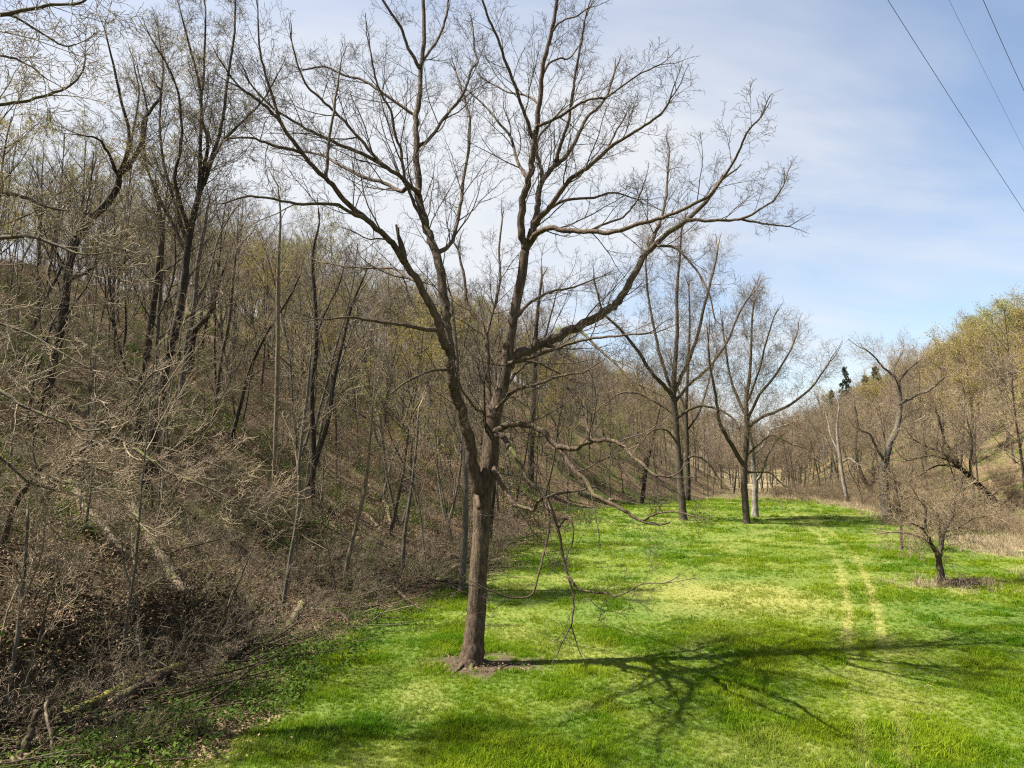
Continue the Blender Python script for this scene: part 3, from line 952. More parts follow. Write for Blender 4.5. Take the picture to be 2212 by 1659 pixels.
rg_ = random.Random(2)
for i in range(6):
    a = 0.5 + i * 1.05 + rg_.uniform(-0.25, 0.25)
    c, q = math.cos(a), math.sin(a)
    ln = rg_.uniform(0.28, 0.6)
    def gp(r, dz):
        return Vector((c * r, q * r, h(WAL.location.x + c * r, WAL.location.y + q * r) - WAL.location.z + dz))
    pts, rad = spline([gp(0.1, 0.3), gp(0.2, 0.1), gp(0.3 + ln * 0.2, 0.0), gp(0.32 + ln * 0.7, -0.05)], [0.09, 0.09, 0.055, 0.02], 4, 0.2, rg_)
    link('root', tube_mesh('walnut_root', [([(pts, rad)], 8)], 'bark_walnut'), WAL)
BIGC = dict(CROWN); BIGC.update(lmin=[0, 1.6, 0.9, 0.5, 0.3], lmax=[30, 5.5, 3.0, 1.6, 0.9], rl=0.008, rmin=0.006, k=[8, 7, 5, 3])
traced_tree('bare_tree', 'tall dark bare tree with spreading crown where pale logs lie on the meadow edge', 'tree', [
    ([(1476, 1124), (1475, 1110), (1470, 1040), (1463, 960), (1458, 890), (1454, 853), (1457, 800), (1463, 720), (1462, 640), (1468, 560), (1472, 500)], [22, 17, 15, 14, 14, 15, 10, 8, 7, 5, 4], (0, 0.5), 0.8),
    ([(1454, 856), (1433, 832), (1405, 802), (1371, 750), (1337, 709), (1303, 675), (1290, 630)], (10, 4), (0, -3), 0.9),
    ([(1454, 850), (1432, 790), (1415, 720), (1400, 640), (1395, 570), (1400, 520)], (8, 3), (0, 2), 0.9),
    ([(1456, 850), (1478, 800), (1502, 740), (1522, 660), (1540, 590), (1550, 540)], (9, 4), (0, 3), 0.9),
    ([(1457, 870), (1490, 830), (1530, 795), (1570, 740), (1595, 680), (1620, 640)], (8, 3), (0, -2), 0.9),
    ([(1460, 905), (1500, 880), (1540, 880), (1580, 900), (1600, 930)], (7, 3), (0, -3), 0.8),
    ([(1458, 895), (1420, 870), (1380, 850), (1340, 850), (1310, 870)], (7, 3), (0, 3), 0.8),
    ([(1465, 960), (1440, 930), (1410, 930), (1380, 960)], (5, 3), (0, -3), 0.7),
    ([(1470, 1000), (1500, 985), (1530, 1000), (1550, 1030)], (5, 3), (0, -2), 0.7),
    ], 'bark_brown', 'twig_brown', prm=BIGC, seed=5, dens=0.8)
traced_tree('bare_tree', 'bare tree with a fork low on its dark trunk, nearest the white-barked tree', 'tree', [
    ([(1614, 1131), (1612, 1120), (1608, 1060), (1607, 1010), (1611, 970), (1614, 929), (1612, 867), (1619, 812), (1623, 739), (1625, 684), (1630, 650)], [20, 15, 14, 15, 12, 11, 9, 7, 5, 4, 3], (0, 0), 0.8),
    ([(1606, 1004), (1579, 958), (1557, 918), (1550, 885), (1546, 852), (1535, 800), (1530, 740)], (10, 4), (0, -3), 0.8),
    ([(1614, 925), (1640, 905), (1660, 896), (1707, 874), (1751, 838), (1773, 809), (1791, 783)], (8, 3), (0, -2), 0.9),
    ([(1614, 910), (1641, 852), (1674, 812), (1707, 757), (1722, 721)], (7, 3), (0, 3), 0.9),
    ([(1612, 900), (1590, 852), (1576, 808), (1568, 757), (1561, 703)], (7, 3), (0, 3), 0.9),
    ([(1613, 870), (1640, 800), (1655, 740), (1670, 690)], (5, 3), (0, -3), 0.9),
    ([(1612, 985), (1641, 958), (1670, 940), (1710, 960)], (5, 3), (0, -3), 0.8),
    ([(1609, 1020), (1660, 1020), (1685, 1042), (1710, 1060)], (5, 2), (0, -3), 0.7),
    ], 'bark_brown', 'twig_brown', prm=BIGC, seed=6, dens=0.8)
traced_tree('pale_tree', 'white-barked tree with a forked pale trunk behind a dark tree in the meadow', 'tree', [
    ([(1632, 1117), (1631, 1100), (1631, 1068), (1632, 1038), (1628, 1013), (1625, 969), (1619, 933), (1612, 860)], [18, 15, 12, 12, 9, 8, 7, 4], (0, 0), 0.6),
    ([(1632, 1040), (1642, 1027), (1650, 1010), (1658, 985), (1672, 960)], (7, 3), (0, -2), 0.7),
    ([(1626, 985), (1650, 960), (1665, 930), (1690, 920)], (4, 3), (0, 2), 0.8),
    ], 'bark_white', 'twig_light', prm=BIGC, seed=7, dens=0.6)
traced_tree('bare_tree', 'straight dark bare tree just behind the tall tree beside the pale logs', 'tree', [
    ([(1487, 1084), (1486, 1013), (1484, 940), (1482, 885), (1486, 800), (1490, 700), (1488, 620)], [11, 9, 8, 7, 6, 4, 3], (0, 0), 0.8),
    ([(1484, 930), (1510, 890), (1530, 830), (1545, 770)], (5, 3), (0, 3), 0.9),
    ([(1484, 900), (1465, 840), (1450, 780)], (5, 3), (0, 3), 0.9)], 'bark_dark', 'twig_brown', prm=BIGC, seed=8, dens=0.5)
traced_tree('oak_tree', 'crooked old tree with a bleached hollow base and bare twisted limbs on the thicket edge', 'tree', [
    ([(1916, 1124), (1913, 1095), (1910, 1060), (1909, 1013), (1922, 958), (1937, 925), (1944, 882), (1941, 830), (1930, 805), (1938, 780), (1950, 760)], [24, 21, 18, 15, 13, 11, 9, 7, 5, 4, 3], (0, 2), 0.7),
    ([(1942, 875), (1974, 856), (2003, 845), (2024, 830), (2040, 815)], (7, 3), (1, -2), 0.9),
    ([(1931, 812), (1908, 794), (1890, 772), (1870, 755)], (5, 3), (1.5, 0), 1.0),
    ([(1941, 825), (1965, 795), (1985, 780)], (5, 3), (1.5, 3), 1.0),
    ([(1915, 1000), (1895, 970), (1880, 940), (1860, 930)], (6, 3), (0.5, -2), 0.8),
    ([(1936, 930), (1955, 925), (1975, 912)], (6, 4), (0.8, 0), 0.3)], 'bark_grey', 'twig_far', prm=BIGC, seed=9, dens=0.6)
traced_tree('bare_tree', 'pale straight-trunked bare tree at the far end of the meadow by the thicket', 'tree', [
    ([(1832, 1090), (1826, 1060), (1820, 1031), (1813, 976), (1808, 930), (1812, 880)], [10, 8, 8, 7, 5, 3], (0, 0), 0.7),
    ([(1818, 1000), (1835, 990), (1850, 1000)], (5, 3), (0, -2), 0.6),
    ([(1814, 980), (1798, 950), (1790, 920)], (4, 3), (0, 2), 0.8)], 'bark_pale', 'twig_far', prm=BIGC, seed=10, dens=0.6)
traced_tree('bare_tree', 'dark two-stemmed bare tree leaning left in the thicket beyond the meadow', 'tree', [
    ([(1884, 1072), (1878, 1055), (1864, 1031), (1852, 1000), (1848, 958), (1852, 915), (1845, 870)], [11, 10, 9, 8, 6, 5, 3], (0, 0), 0.8),
    ([(1880, 1060), (1888, 1030), (1885, 1000), (1895, 960)], (7, 3), (0, 2), 0.8)], 'bark_brown', 'twig_far', prm=BIGC, seed=11, dens=0.6)
traced_tree('leaning_tree', 'dark bare tree leaning steeply left out of the tan brush on the right bank', 'tree', [
    ([(2166, 1104), (2150, 1085), (2127, 1060), (2090, 1024), (2068, 1006), (2039, 980), (2003, 965), (1975, 950)], [15, 13, 12, 10, 9, 6, 4, 3], (0, -2), 0.8),
    ([(2075, 1010), (2062, 985), (2040, 950), (2030, 910), (2020, 880)], (7, 3), (-1, 0), 0.9),
    ([(2060, 1000), (2020, 985), (1990, 988), (1960, 995)], (5, 3), (-1, -3), 0.9),
    ([(2100, 1032), (2095, 1000), (2100, 960), (2088, 900)], (6, 3), (-0.5, 1), 0.9),
    ([(2085, 1020), (2062, 1008), (2030, 1005), (2005, 1015)], (5, 3), (-1, -2), 0.9)], 'bark_dark', 'twig_far', prm=BIGC, seed=12, dens=0.7)
HAW = dict(CROWN); HAW.update(kink=[0.1, 0.2, 0.12, 0.15, 0.2], trop=[0, -0.01, -0.03, -0.02, 0], ang=[1.1, 0.95, 0.9, 0.8], lmax=[30, 2.0, 1.3, 0.8, 0.5], lmin=[0, 0.7, 0.5, 0.35, 0.2], rmin=0.006)
traced_tree('hawthorn_tree', 'small crooked bare tree with low flat crown of tan twigs beside the mown track', 'tree', [
    ([(2036, 1260), (2034, 1245), (2029, 1219), (2026, 1200)], [16, 14, 12, 12], (0, 0), 0.0),
    ([(2026, 1202), (2021, 1190), (2009, 1171), (2003, 1155), (1990, 1140), (1970, 1130)], (10, 4), (0, -0.8), 1.5),
    ([(2027, 1202), (2033, 1180), (2038, 1151), (2054, 1124), (2062, 1097), (2062, 1073), (2085, 1054)], (10, 4), (0, 0.6), 1.7),
    ([(2031, 1190), (2032, 1165), (2029, 1147), (2025, 1112), (2007, 1093), (1990, 1075)], (7, 3), (0, 0.8), 1.8),
    ([(2006, 1160), (1998, 1130), (2000, 1100), (1985, 1080)], (6, 3), (-0.4, -0.8), 1.8),
    ([(2040, 1148), (2070, 1140), (2100, 1120), (2130, 1115)], (5, 3), (0.2, -0.6), 1.8),
    ([(2012, 1172), (1985, 1160), (1950, 1150), (1925, 1150)], (5, 3), (-0.3, 0.4), 1.8)], 'bark_brown', 'twig_tan', prm=HAW, seed=13, dens=0.85)
traced_tree('sapling', 'slim bare sapling standing in the grass left of the small crooked tree', 'sapling', [
    ([(1948, 1188), (1947, 1170), (1947, 1147), (1944, 1110), (1938, 1070), (1930, 1030)], (7, 3), (0, 0), 1.2),
    ([(1946, 1130), (1960, 1110), (1975, 1100)], (4, 2), (0, -1), 1.2)], 'bark_brown', 'twig_tan', prm=HAW, seed=14, dens=1.0)

# trees of the left slope that the photo lets one tell apart
LC = dict(CROWN); LC.update(lmin=[0, 0.8, 0.5, 0.3, 0.15], lmax=[30, 3.2, 1.7, 0.9, 0.45], rmin=0.005, k=[8, 6, 4, 3])
def side(lines, bark_m, twig_m, label, seed, dens=0.6, name='bare_tree', cat='tree', **kw):
    return traced_tree(name, label, cat, lines, bark_m, twig_m, prm=kw.pop('prm', LC), seed=seed, dens=dens, **kw)

side([([(100, 850), (120, 762), (137, 677), (147, 590), (164, 513), (191, 478), (232, 437), (253, 403), (258, 375), (275, 330), (278, 280), (262, 220), (245, 140), (225, 60)], [20, 19, 19, 18, 18, 17, 16, 15, 12, 9, 7, 6, 5, 3], (0, -1), 0.35),
      ([(258, 378), (280, 355), (294, 335), (308, 300), (311, 263), (328, 236), (349, 205), (335, 180)], (12, 5), (-0.5, -0.5), 0.6),
      ([(254, 375), (232, 328), (212, 300), (185, 294)], (7, 4), (-0.5, -1.5), 0.7),
      ([(275, 340), (290, 270), (300, 200), (285, 120)], (6, 3), (-0.6, 1), 0.8),
      ([(147, 600), (185, 590), (215, 560)], (9, 5), (-0.3, -1), 0.4)],
     'bark_dark', 'twig_brown', 'dark vine-covered tree leaning strongly to the right on the left slope', 21, 0.7)
side([([(308, 1056), (328, 967), (345, 865), (362, 779), (379, 711), (396, 625), (403, 557), (415, 480), (430, 410), (432, 330), (434, 205), (410, 103), (386, 10)], [22, 20, 19, 18, 17, 16, 15, 14, 11, 8, 6, 5, 3], (0, 0), 0.4),
      ([(410, 500), (385, 420), (378, 375), (392, 307), (386, 205), (359, 137), (325, 80)], (9, 3), (0, -1.5), 0.9),
      ([(428, 420), (440, 400), (455, 342), (478, 273), (492, 171), (506, 68), (509, -10)], (10, 4), (0, 1), 0.8),
      ([(430, 415), (448, 314), (434, 239), (441, 154), (444, 20)], (8, 4), (0, 0.5), 0.8),
      ([(400, 540), (360, 460), (328, 393), (310, 325), (318, 240), (300, 160)], (8, 3), (0, 1.5), 0.8),
      ([(440, 400), (468, 325), (513, 273), (564, 222), (600, 160)], (8, 3), (0, -1), 0.9),
      ([(405, 520), (372, 420), (350, 330), (345, 240), (352, 150), (340, 60)], (8, 3), (0, 2), 0.8)],
     'bark_dark', 'twig_brown', 'tall many-stemmed tree with yellow buds in its upright crown on the left slope', 22, 1.25, buds=('buds_yellow', 8000, 0.032))
side([([(386, 868), (400, 779), (407, 728), (420, 660), (427, 574), (440, 500), (452, 430)], [12, 11, 11, 10, 9, 8, 5], (0, 0), 0.5),
      ([(420, 660), (450, 600), (470, 520), (500, 460)], (6, 3), (0, 1), 0.8)], 'bark_grey', 'twig_light', 'grey smooth-barked tree close beside the thick dark trunk of the yellow-budded tree', 23)
side([([(297, 970), (301, 882), (318, 762), (331, 660), (342, 574), (350, 500), (340, 420)], [16, 15, 14, 13, 12, 9, 6], (0, 0), 0.4)], 'bark_dark', 'twig_brown', 'dark straight trunk just left of the yellow-budded many-stemmed tree', 24)
side([([(413, 816), (414, 770), (420, 718), (444, 690), (461, 660), (470, 620), (490, 560)], [14, 13, 12, 11, 9, 7, 4], (0, -0.6), 0.5)], 'bark_dark', 'twig_brown', 'short dark trunk with a sharp bend to the right on the left slope', 25)
side([([(495, 956), (513, 899), (530, 830), (547, 779), (581, 711), (625, 642), (650, 590)], [9, 8, 8, 7, 6, 5, 3], (0, 0), 0.5)], 'bark_dark', 'twig_brown', 'thin dark tree curving up to the right across the open part of the slope', 26)
side([([(591, 1076), (595, 950), (598, 847), (600, 745), (600, 642), (602, 557), (606, 470), (600, 400)], [10, 9, 9, 9, 8, 7, 5, 3], (0, 0), 0.4)], 'bark_tan', 'twig_light', 'very straight slim tan tree rising alone through the middle of the left woods', 27)
side([([(465, 885), (478, 779), (495, 694), (502, 625), (510, 540)], [8, 8, 7, 6, 4], (0, 0), 0.6)], 'bark_brown', 'twig_light', 'slim brown tree tilting slightly right beside the thin curved tree', 28)
side([([(673, 1107), (677, 984), (673, 847), (683, 745), (680, 642), (675, 557), (690, 480)], [13, 12, 11, 10, 9, 7, 4], (0, 0), 0.4),
      ([(680, 740), (700, 680), (730, 620), (745, 570)], (6, 3), (0, 0.6), 0.7)], 'bark_dark', 'twig_brown', 'dark straight tree with crossing slanted neighbour, left of the walnut tree', 29)
side([([(649, 1090), (687, 984), (711, 899), (722, 820), (740, 740), (760, 660), (790, 590)], [10, 9, 9, 8, 7, 6, 4], (0, 0), 0.5)], 'bark_dark', 'twig_brown', 'dark slanted tree crossing in front of the straight dark tree on the slope', 30)
side([([(608, 1332), (617, 1270), (626, 1213), (645, 1096), (646, 1001), (656, 916), (666, 830), (672, 760)], [9, 8, 8, 8, 7, 7, 6, 4], (0, 0), 0.5)], 'bark_grey', 'twig_light', 'slender grey-green sapling rising from the foot of the slope behind the crossed logs', 31, name='sapling', cat='sapling')
side([([(741, 1271), (750, 1220), (762, 1166), (785, 1073), (792, 1026), (800, 940), (806, 860)], [10, 10, 9, 8, 8, 6, 4], (0, 0), 0.5)], 'bark_tan', 'twig_light', 'slim tan sapling leaning right at the foot of the slope', 32, name='sapling', cat='sapling')
side([([(870, 1243), (874, 1157), (888, 1063), (898, 980), (905, 880)], [8, 8, 7, 6, 4], (0, 0), 0.6)], 'bark_grey', 'twig_light', 'slim grey sapling halfway between the tan sapling and the walnut trunk', 33, name='sapling', cat='sapling')
side([([(997, 1276), (1000, 1230), (1005, 1143), (1006, 1026), (1003, 930), (990, 830), (985, 740), (975, 640)], [17, 14, 13, 12, 11, 9, 7, 4], (0, 0), 0.4)], 'bark_grey', 'twig_brown', 'grey slim tree standing close behind the walnut trunk on its left', 34)
side([([(1056, 1175), (1060, 1120), (1066, 1060), (1068, 1000), (1075, 900), (1070, 800)], [12, 11, 10, 9, 8, 5], (0, 0), 0.4)], 'bark_dark', 'twig_brown', 'dark tree half hidden right behind the walnut trunk', 35)
side([([(1147, 1052), (1148, 960), (1153, 850), (1155, 780), (1160, 690), (1170, 600)], [14, 13, 12, 11, 8, 5], (0, 0), 0.4),
      ([(1155, 790), (1180, 720), (1200, 640)], (6, 3), (0, 2), 0.8)], 'bark_dark', 'twig_brown', 'dark straight trunk seen between the right limbs of the walnut tree', 36, prm=BIGC)
side([([(1385, 1090), (1392, 1040), (1400, 990), (1412, 940), (1425, 880)], [10, 9, 8, 7, 4], (0, 0), 0.5)], 'bark_dark', 'twig_brown', 'dark slanted tree at the woods edge left of the tall meadow-edge tree', 37, prm=BIGC)
side([([(79, 1110), (100, 1070), (120, 1036), (154, 991), (198, 964), (246, 947)], [20, 18, 16, 14, 12, 9], (0, -1.0), 0.2),
      ([(246, 947), (308, 981), (359, 1018), (410, 1036), (478, 1066), (530, 1100)], (8, 3), (-1.0, -2.6), 1.0),
      ([(250, 946), (297, 960), (369, 971), (444, 998), (513, 1025), (581, 1063)], (6, 3), (-1.0, -1.6), 1.0),
      ([(120, 1036), (150, 1010), (180, 1000), (230, 1020)], (6, 3), (-0.4, -1.5), 0.9),
      ([(198, 964), (212, 923), (284, 871), (308, 830), (335, 803)], (9, 5), (-0.6, -0.4), 0.3)],
     'bark_brown', 'twig_light', 'leaning mossy trunk arching right with long drooping pale branches over the slope', 38)
side([([(0, 1190), (22, 1120), (50, 1060), (90, 1010), (140, 990), (190, 1000)], [14, 12, 11, 9, 6, 4], (0, -1), 0.9),
      ([(50, 1060), (100, 1030), (150, 1045), (200, 1050), (260, 1085), (300, 1130)], (7, 3), (-0.5, -1.6), 1.0),
      ([(80, 1020), (70, 960), (85, 900), (60, 840)], (6, 3), (-0.6, -0.2), 1.0)],
     'bark_brown', 'twig_light', 'low bent shrub-like tree with arching stems at the left edge of the slope', 39)
side([([(376, 1094), (403, 1143), (427, 1191), (461, 1242), (489, 1287), (513, 1338), (526, 1395)][::-1], [10, 10, 9, 9, 8, 7, 5], (0, 1.5), 0.5)], 'bark_dark', 'twig_brown', 'dead dark stem leaning to the left above the log pile', 40, name='leaning_snag', cat='dead tree')
side([([(8, 1540), (20, 1470), (36, 1390), (45, 1300), (55, 1200), (60, 1100)], [11, 10, 9, 8, 7, 5], (0, 0.4), 0.9)], 'bark_grey', 'twig_light', 'pale thin sapling rising behind the broken stump in the lower left corner', 41, name='sapling', cat='sapling')
side([([(60, 1590), (58, 1500), (62, 1440), (85, 1380), (100, 1310), (120, 1240)], [8, 7, 7, 6, 5, 3], (0, 0.5), 1.0)], 'bark_brown', 'twig_light', 'crooked thin brown sapling with forked twigs beside the broken stump', 42, name='sapling', cat='sapling')
side([([(306, 1492), (308, 1440), (300, 1370), (296, 1300), (270, 1230), (262, 1160)], [7, 7, 6, 5, 4, 3], (0, 0.5), 1.0)], 'bark_grey', 'twig_light', 'thin pale sapling growing up through the log pile', 43, name='sapling', cat='sapling')

# the tree whose stem stands just outside the frame on the left; its branches reach in
OUT = [([(-330, 1500), (-300, 1200), (-270, 900), (-250, 600), (-230, 300), (-215, 50)], [44, 38, 34, 28, 22, 16], (0, 0), 0.0)]
for pts, w in (([(-240, 480), (-120, 440), (0, 420), (44, 424), (96, 444), (144, 455), (191, 461), (230, 455)], (13, 3)),
               ([(-250, 590), (-120, 525), (0, 513), (68, 511), (113, 526), (154, 543), (191, 550), (240, 545)], (13, 3)),
               ([(-232, 330), (-110, 250), (0, 226), (51, 219), (102, 205), (150, 185), (178, 154), (185, 113)], (11, 3)),
               ([(-222, 150), (-110, 70), (0, 34), (58, 20), (113, 10), (171, 7), (200, -10)], (15, 4)),
               ([(-50, 50), (20, 32), (85, 68), (137, 99), (164, 96)], (8, 3)),
               ([(-225, 200), (-100, 130), (0, 120), (60, 140), (100, 170)], (9, 3)),
               ([(-262, 780), (-130, 800), (0, 844), (44, 875), (102, 899), (154, 919), (191, 930), (240, 925)], (12, 3)),
               ([(-265, 850), (-130, 930), (0, 990), (60, 1040), (120, 1060)], (10, 3)),
               ([(-255, 660), (-130, 650), (0, 700), (60, 720), (130, 760), (200, 800)], (9, 3))):
    OUT.append((pts, w, (0, random.uniform(-1.2, 1.5)), 0.9))
OX = at(-330, 1500, 13.0)
traced_tree('overhanging_tree', 'bare tree at the left edge, only its long level branches reaching into view', 'tree', OUT, 'bark_brown', 'twig_light', prm=dict(LC, trop=[0, 0.0, 0.01, 0.0, 0.0], lmax=[30, 2.2, 1.2, 0.6, 0.3]), seed=44, dens=0.5,
            base=Vector((OX.x, 13.0, h(OX.x, 13.0))), Y=13.0)

# ---------------------------------------------------------------- the woods: one of each kind, then copies
def copy_tree(root, loc, rz, s):
    r = root.copy(); COL.objects.link(r)
    r.location = loc; r.rotation_euler = (0, 0, rz); r.scale = (s, s, s)
    for ch in root.children:
        c = ch.copy(); COL.objects.link(c); c.parent = r
    return r

class Kind:
    """a kind of tree: the first one placed is the tree itself, the others are copies"""
    def __init__(self, name, o, trunk_mat, twig_mat, buds=None, split=2, sides=(9, 6, 4, 3, 3), seed=0, single=False):
        self.name, self.used, self.root = name, False, None
        self.parts = []
        if single:
            tr = [(o[l], sides[l]) for l in sorted(o)]
            lo = merge([tubes(p, s) for p, s in tr[:2]])
            hi = merge([tubes(p, s) for p, s in tr[2:]])
            V1, F1 = merge([lo, hi])
            nlo = sum(len(f) for f in lo[1])
            m1 = (np.arange(sum(len(f) for f in F1)) >= nlo).astype(int)
            self.parts = [('', mesh_from(name, V1, F1, [trunk_mat, twig_mat], midx=m1))]
            if buds:
                V2, F2 = leaf_quads(tip_points(o, (2, 3)), buds[1], buds[2], np.random.default_rng(seed), 0.25)
                V, F = merge([(V1, F1), (V2, F2)])
                ft = np.concatenate([np.full(len(f), 2) if f.shape[1] == 3 else m1 for f in F])
                self.parts = [('', mesh_from(name, V, F, [trunk_mat, twig_mat, buds[0]], midx=ft))]
        else:
            a, b = arch_meshes(name, o, trunk_mat, twig_mat, sides, split)
            self.parts = [('trunk', a), ('crown', b)]
            if buds:
                V, F = leaf_quads(tip_points(o, (3, 4)), buds[1], buds[2], np.random.default_rng(seed), 0.08)
                self.parts.append(('leaves', mesh_from(name + '_leaves', V, F, [buds[0]], smooth=False)))

    def place(self, x, y, s, rz, label, cat, group, dz=0.0, tilt=(0, 0)):
        loc = (x, y, h(x, y) + dz)
        if self.root is None:
            if self.parts[0][0] == '':
                self.root = link(self.name, self.parts[0][1])
            else:
                self.root = empty(self.name)
                for n_, me in self.parts:
                    link(n_, me, self.root)
            r = self.root
            r.location = loc; r.rotation_euler = (0, 0, rz); r.scale = (s, s, s)
        else:
            r = copy_tree(self.root, loc, rz, s)
        r.rotation_euler = (tilt[0], tilt[1], rz)
        return tag(r, label, cat, group)

def P_(**kw):
    d = dict(FOREST); d.update(kw); return d

wood = [Kind('bare_tree', make_tree_arch('w', 100 + i, [17, 15, 19, 14, 16, 18][i], [0.15, 0.12, 0.17, 0.1, 0.14, 0.16][i],
        P_(t0=[[0.42, 0.3, 0.5, 0.25, 0.45, 0.35][i], 0.2, 0.15, 0.1], kink=[[0.07, 0.14, 0.05, 0.17, 0.08, 0.12][i], 0.2, 0.25, 0.3, 0.3], k=[[13, 9, 12, 10, 8, 14][i], 7, 4, 3]), 0.14, [1, 2, 1, 3, 1, 2][i]), ['bark_brown', 'bark_dark', 'bark_grey', 'bark_brown', 'bark_dark', 'bark_grey'][i], ['twig_brown', 'twig_light', 'twig_brown', 'twig_light', 'twig_brown', 'twig_light'][i]) for i in range(6)]
budded = [Kind('budding_tree', make_tree_arch('b', 120 + i, 13, 0.11, P_(t0=[0.25, 0.2, 0.15, 0.1]), 0.08), 'bark_brown', 'twig_brown', ('buds_yellow' if i == 0 else 'buds_green', 7500, 0.046), seed=i) for i in range(2)]
SAP = P_(max=3, n=[8, 4, 3, 2], t0=[0.3, 0.2, 0.15], k=[11, 4, 3], lmax=[30, 2.0, 0.9, 0.4], lmin=[0, 0.5, 0.3, 0.15], rl=0.007, rmin=0.004)
sap = [Kind('sapling', make_tree_arch('s', 140 + i, [7, 5.5, 8.5][i], [0.035, 0.028, 0.045][i], SAP, 0.15), ['bark_grey', 'bark_brown', 'bark_grey'][i], 'twig_light', split=1, sides=(6, 4, 3, 3)) for i in range(3)]
SHR = P_(max=3, n=[7, 4, 3, 2], t0=[0.15, 0.15, 0.15], k=[8, 5, 3], kink=[0.2, 0.25, 0.3, 0.3], trop=[-0.06, 0.02, 0.01, 0], lmax=[30, 1.2, 0.6, 0.3], lmin=[0, 0.4, 0.2, 0.1], rl=0.007, rmin=0.0035, ang=[0.9, 0.85, 0.8])
def shrub_arch(seed, n, ln, r=0.014, prm=SHR, spread=0.75):
    rng = random.Random(seed); o = {}
    for i in range(n):
        a = rng.uniform(0, 6.28)
        d = Vector((math.cos(a) * spread * rng.random(), math.sin(a) * spread * rng.random(), 0.8)).normalized()
        grow(o, Vector((math.cos(a) * 0.15, math.sin(a) * 0.15, -0.1)), d, ln * rng.uniform(0.6, 1.15), r * rng.uniform(0.7, 1.2), 0, prm, rng)
    return o
shrub = [Kind('shrub', shrub_arch(160 + i, [9, 7, 11][i], [2.6, 3.2, 1.9][i]), 'bark_grey', 'twig_light', split=1, sides=(5, 3, 3, 3)) for i in range(3)]
tanshrub = [Kind('thicket_shrub', shrub_arch(170 + i, [14, 12][i], [2.8, 3.6][i], 0.014, dict(SHR, rmin=0.007, trop=[-0.03, -0.01, 0, 0])), 'twig_tan', 'twig_tan', split=1, sides=(4, 3, 3, 3)) for i in range(2)]

def project(x, y, z):
    yc = y * CP + (z - CAM_H) * SP
    zc = -y * SP + (z - CAM_H) * CP
    return CX + FPX * x / yc, CY - FPX * zc / yc

MARKS = [('leaning vine-covered tree', 150, 600), ('yellow-budded many-stemmed tree', 360, 800), ('slim straight tan tree', 600, 760), ('thin curved dark tree', 540, 800),
         ('dark slanted tree', 690, 900), ('walnut trunk', 1045, 1150), ('left limbs of the walnut tree', 880, 600), ('right limbs of the walnut tree', 1230, 800),
         ('log pile', 250, 1530), ('broken stump', 70, 1600), ('biggest pale fallen trunk', 340, 1210), ('reddish log', 140, 1310), ('leaning mossy trunk', 160, 1000), ('crossed logs', 680, 1310),
         ('slim tan sapling', 760, 1160), ('grey sapling near the walnut', 880, 1130), ('low arching limb of the walnut', 1230, 1010), ('tall tree by the pale logs', 1470, 1000), ('white-barked tree', 1632, 1060),
         ('pale meadow-end trunk', 1822, 1030), ('crooked old tree', 1920, 980), ('leaning bank tree', 2110, 1030), ('small crooked tree', 2036, 1150), ('bright yellow leafing tree', 2035, 900),
         ('pale green tree at the edge', 2185, 800), ('wide skyline evergreen', 1885, 800), ('lone skyline evergreen', 1824, 800), ('highest skyline evergreen', 2103, 720), ('two-stemmed leaning tree', 1865, 1000)]

USED = set()

def whereabouts(x, y, z, lead=''):
    """how far and which way the thing lies from the nearest landmark of the picture"""
    px, py = project(x, y, z)
    ms = sorted((math.hypot(px - a, (py - b) * 1.2), n, px - a, py - b) for n, a, b in MARKS)
    first = None
    for m in ms[:5]:
        w = relation(*m)
        first = first or w
        if lead + w not in USED:
            break
    else:
        w = first
    USED.add(lead + w)
    return w

def relation(dist, n, ex, ey):
    if abs(ex) > abs(ey) * 1.3:
        rel = 'right of' if ex > 0 else 'left of'
    elif abs(ey) > abs(ex) * 1.3:
        rel = 'below' if ey > 0 else 'above'
    else:
        rel = ('below and ' if ey > 0 else 'above and ') + ('right of' if ex > 0 else 'left of')
    if 'and' in rel:
        return rel + ' the ' + n
    return ('close ' if dist < 45 else 'far ' if dist > 130 else '') + rel + ' the ' + n

def describe(lead, x, y, dz):
    return lead + ' ' + whereabouts(x, y, h(x, y) + dz, lead)

def size_word(s, lo, hi, words=('short', 'middling', 'tall')):
    t = (s - lo) / (hi - lo)
    return words[0] if t < 0.33 else words[2] if t > 0.67 else words[1]

def poisson(cands, dist):
    """greedy spacing, nearest first"""
    cell = {}
    outp = []
    for x, y in cands:
        k = (int(x // dist), int(y // dist))
        if any((x - a) ** 2 + (y - b) ** 2 < dist * dist for i in (-1, 0, 1) for j in (-1, 0, 1) for a, b in cell.get((k[0] + i, k[1] + j), ())):
            continue
        cell.setdefault(k, []).append((x, y)); outp.append((x, y))
    return outp

rr_ = random.Random(99)
def candidates(n, y0, y1, test, x0=-0.95, x1=0.95, power=1.6):
    c = []
    for _ in range(n):
        y = (y0 ** power + rr_.random() * (y1 ** power - y0 ** power)) ** (1 / power)
        x = rr_.uniform(x0, x1) * (y + 3)
        if test(x, y):
            c.append((x, y))
    c.sort(key=lambda p: p[1] + rr_.uniform(0, 12))
    return c

def DL(x, y): return float(np.interp(y, TLy, TLx)) - x
def DR(x, y): return x - float(np.interp(y, TRy, TRx))

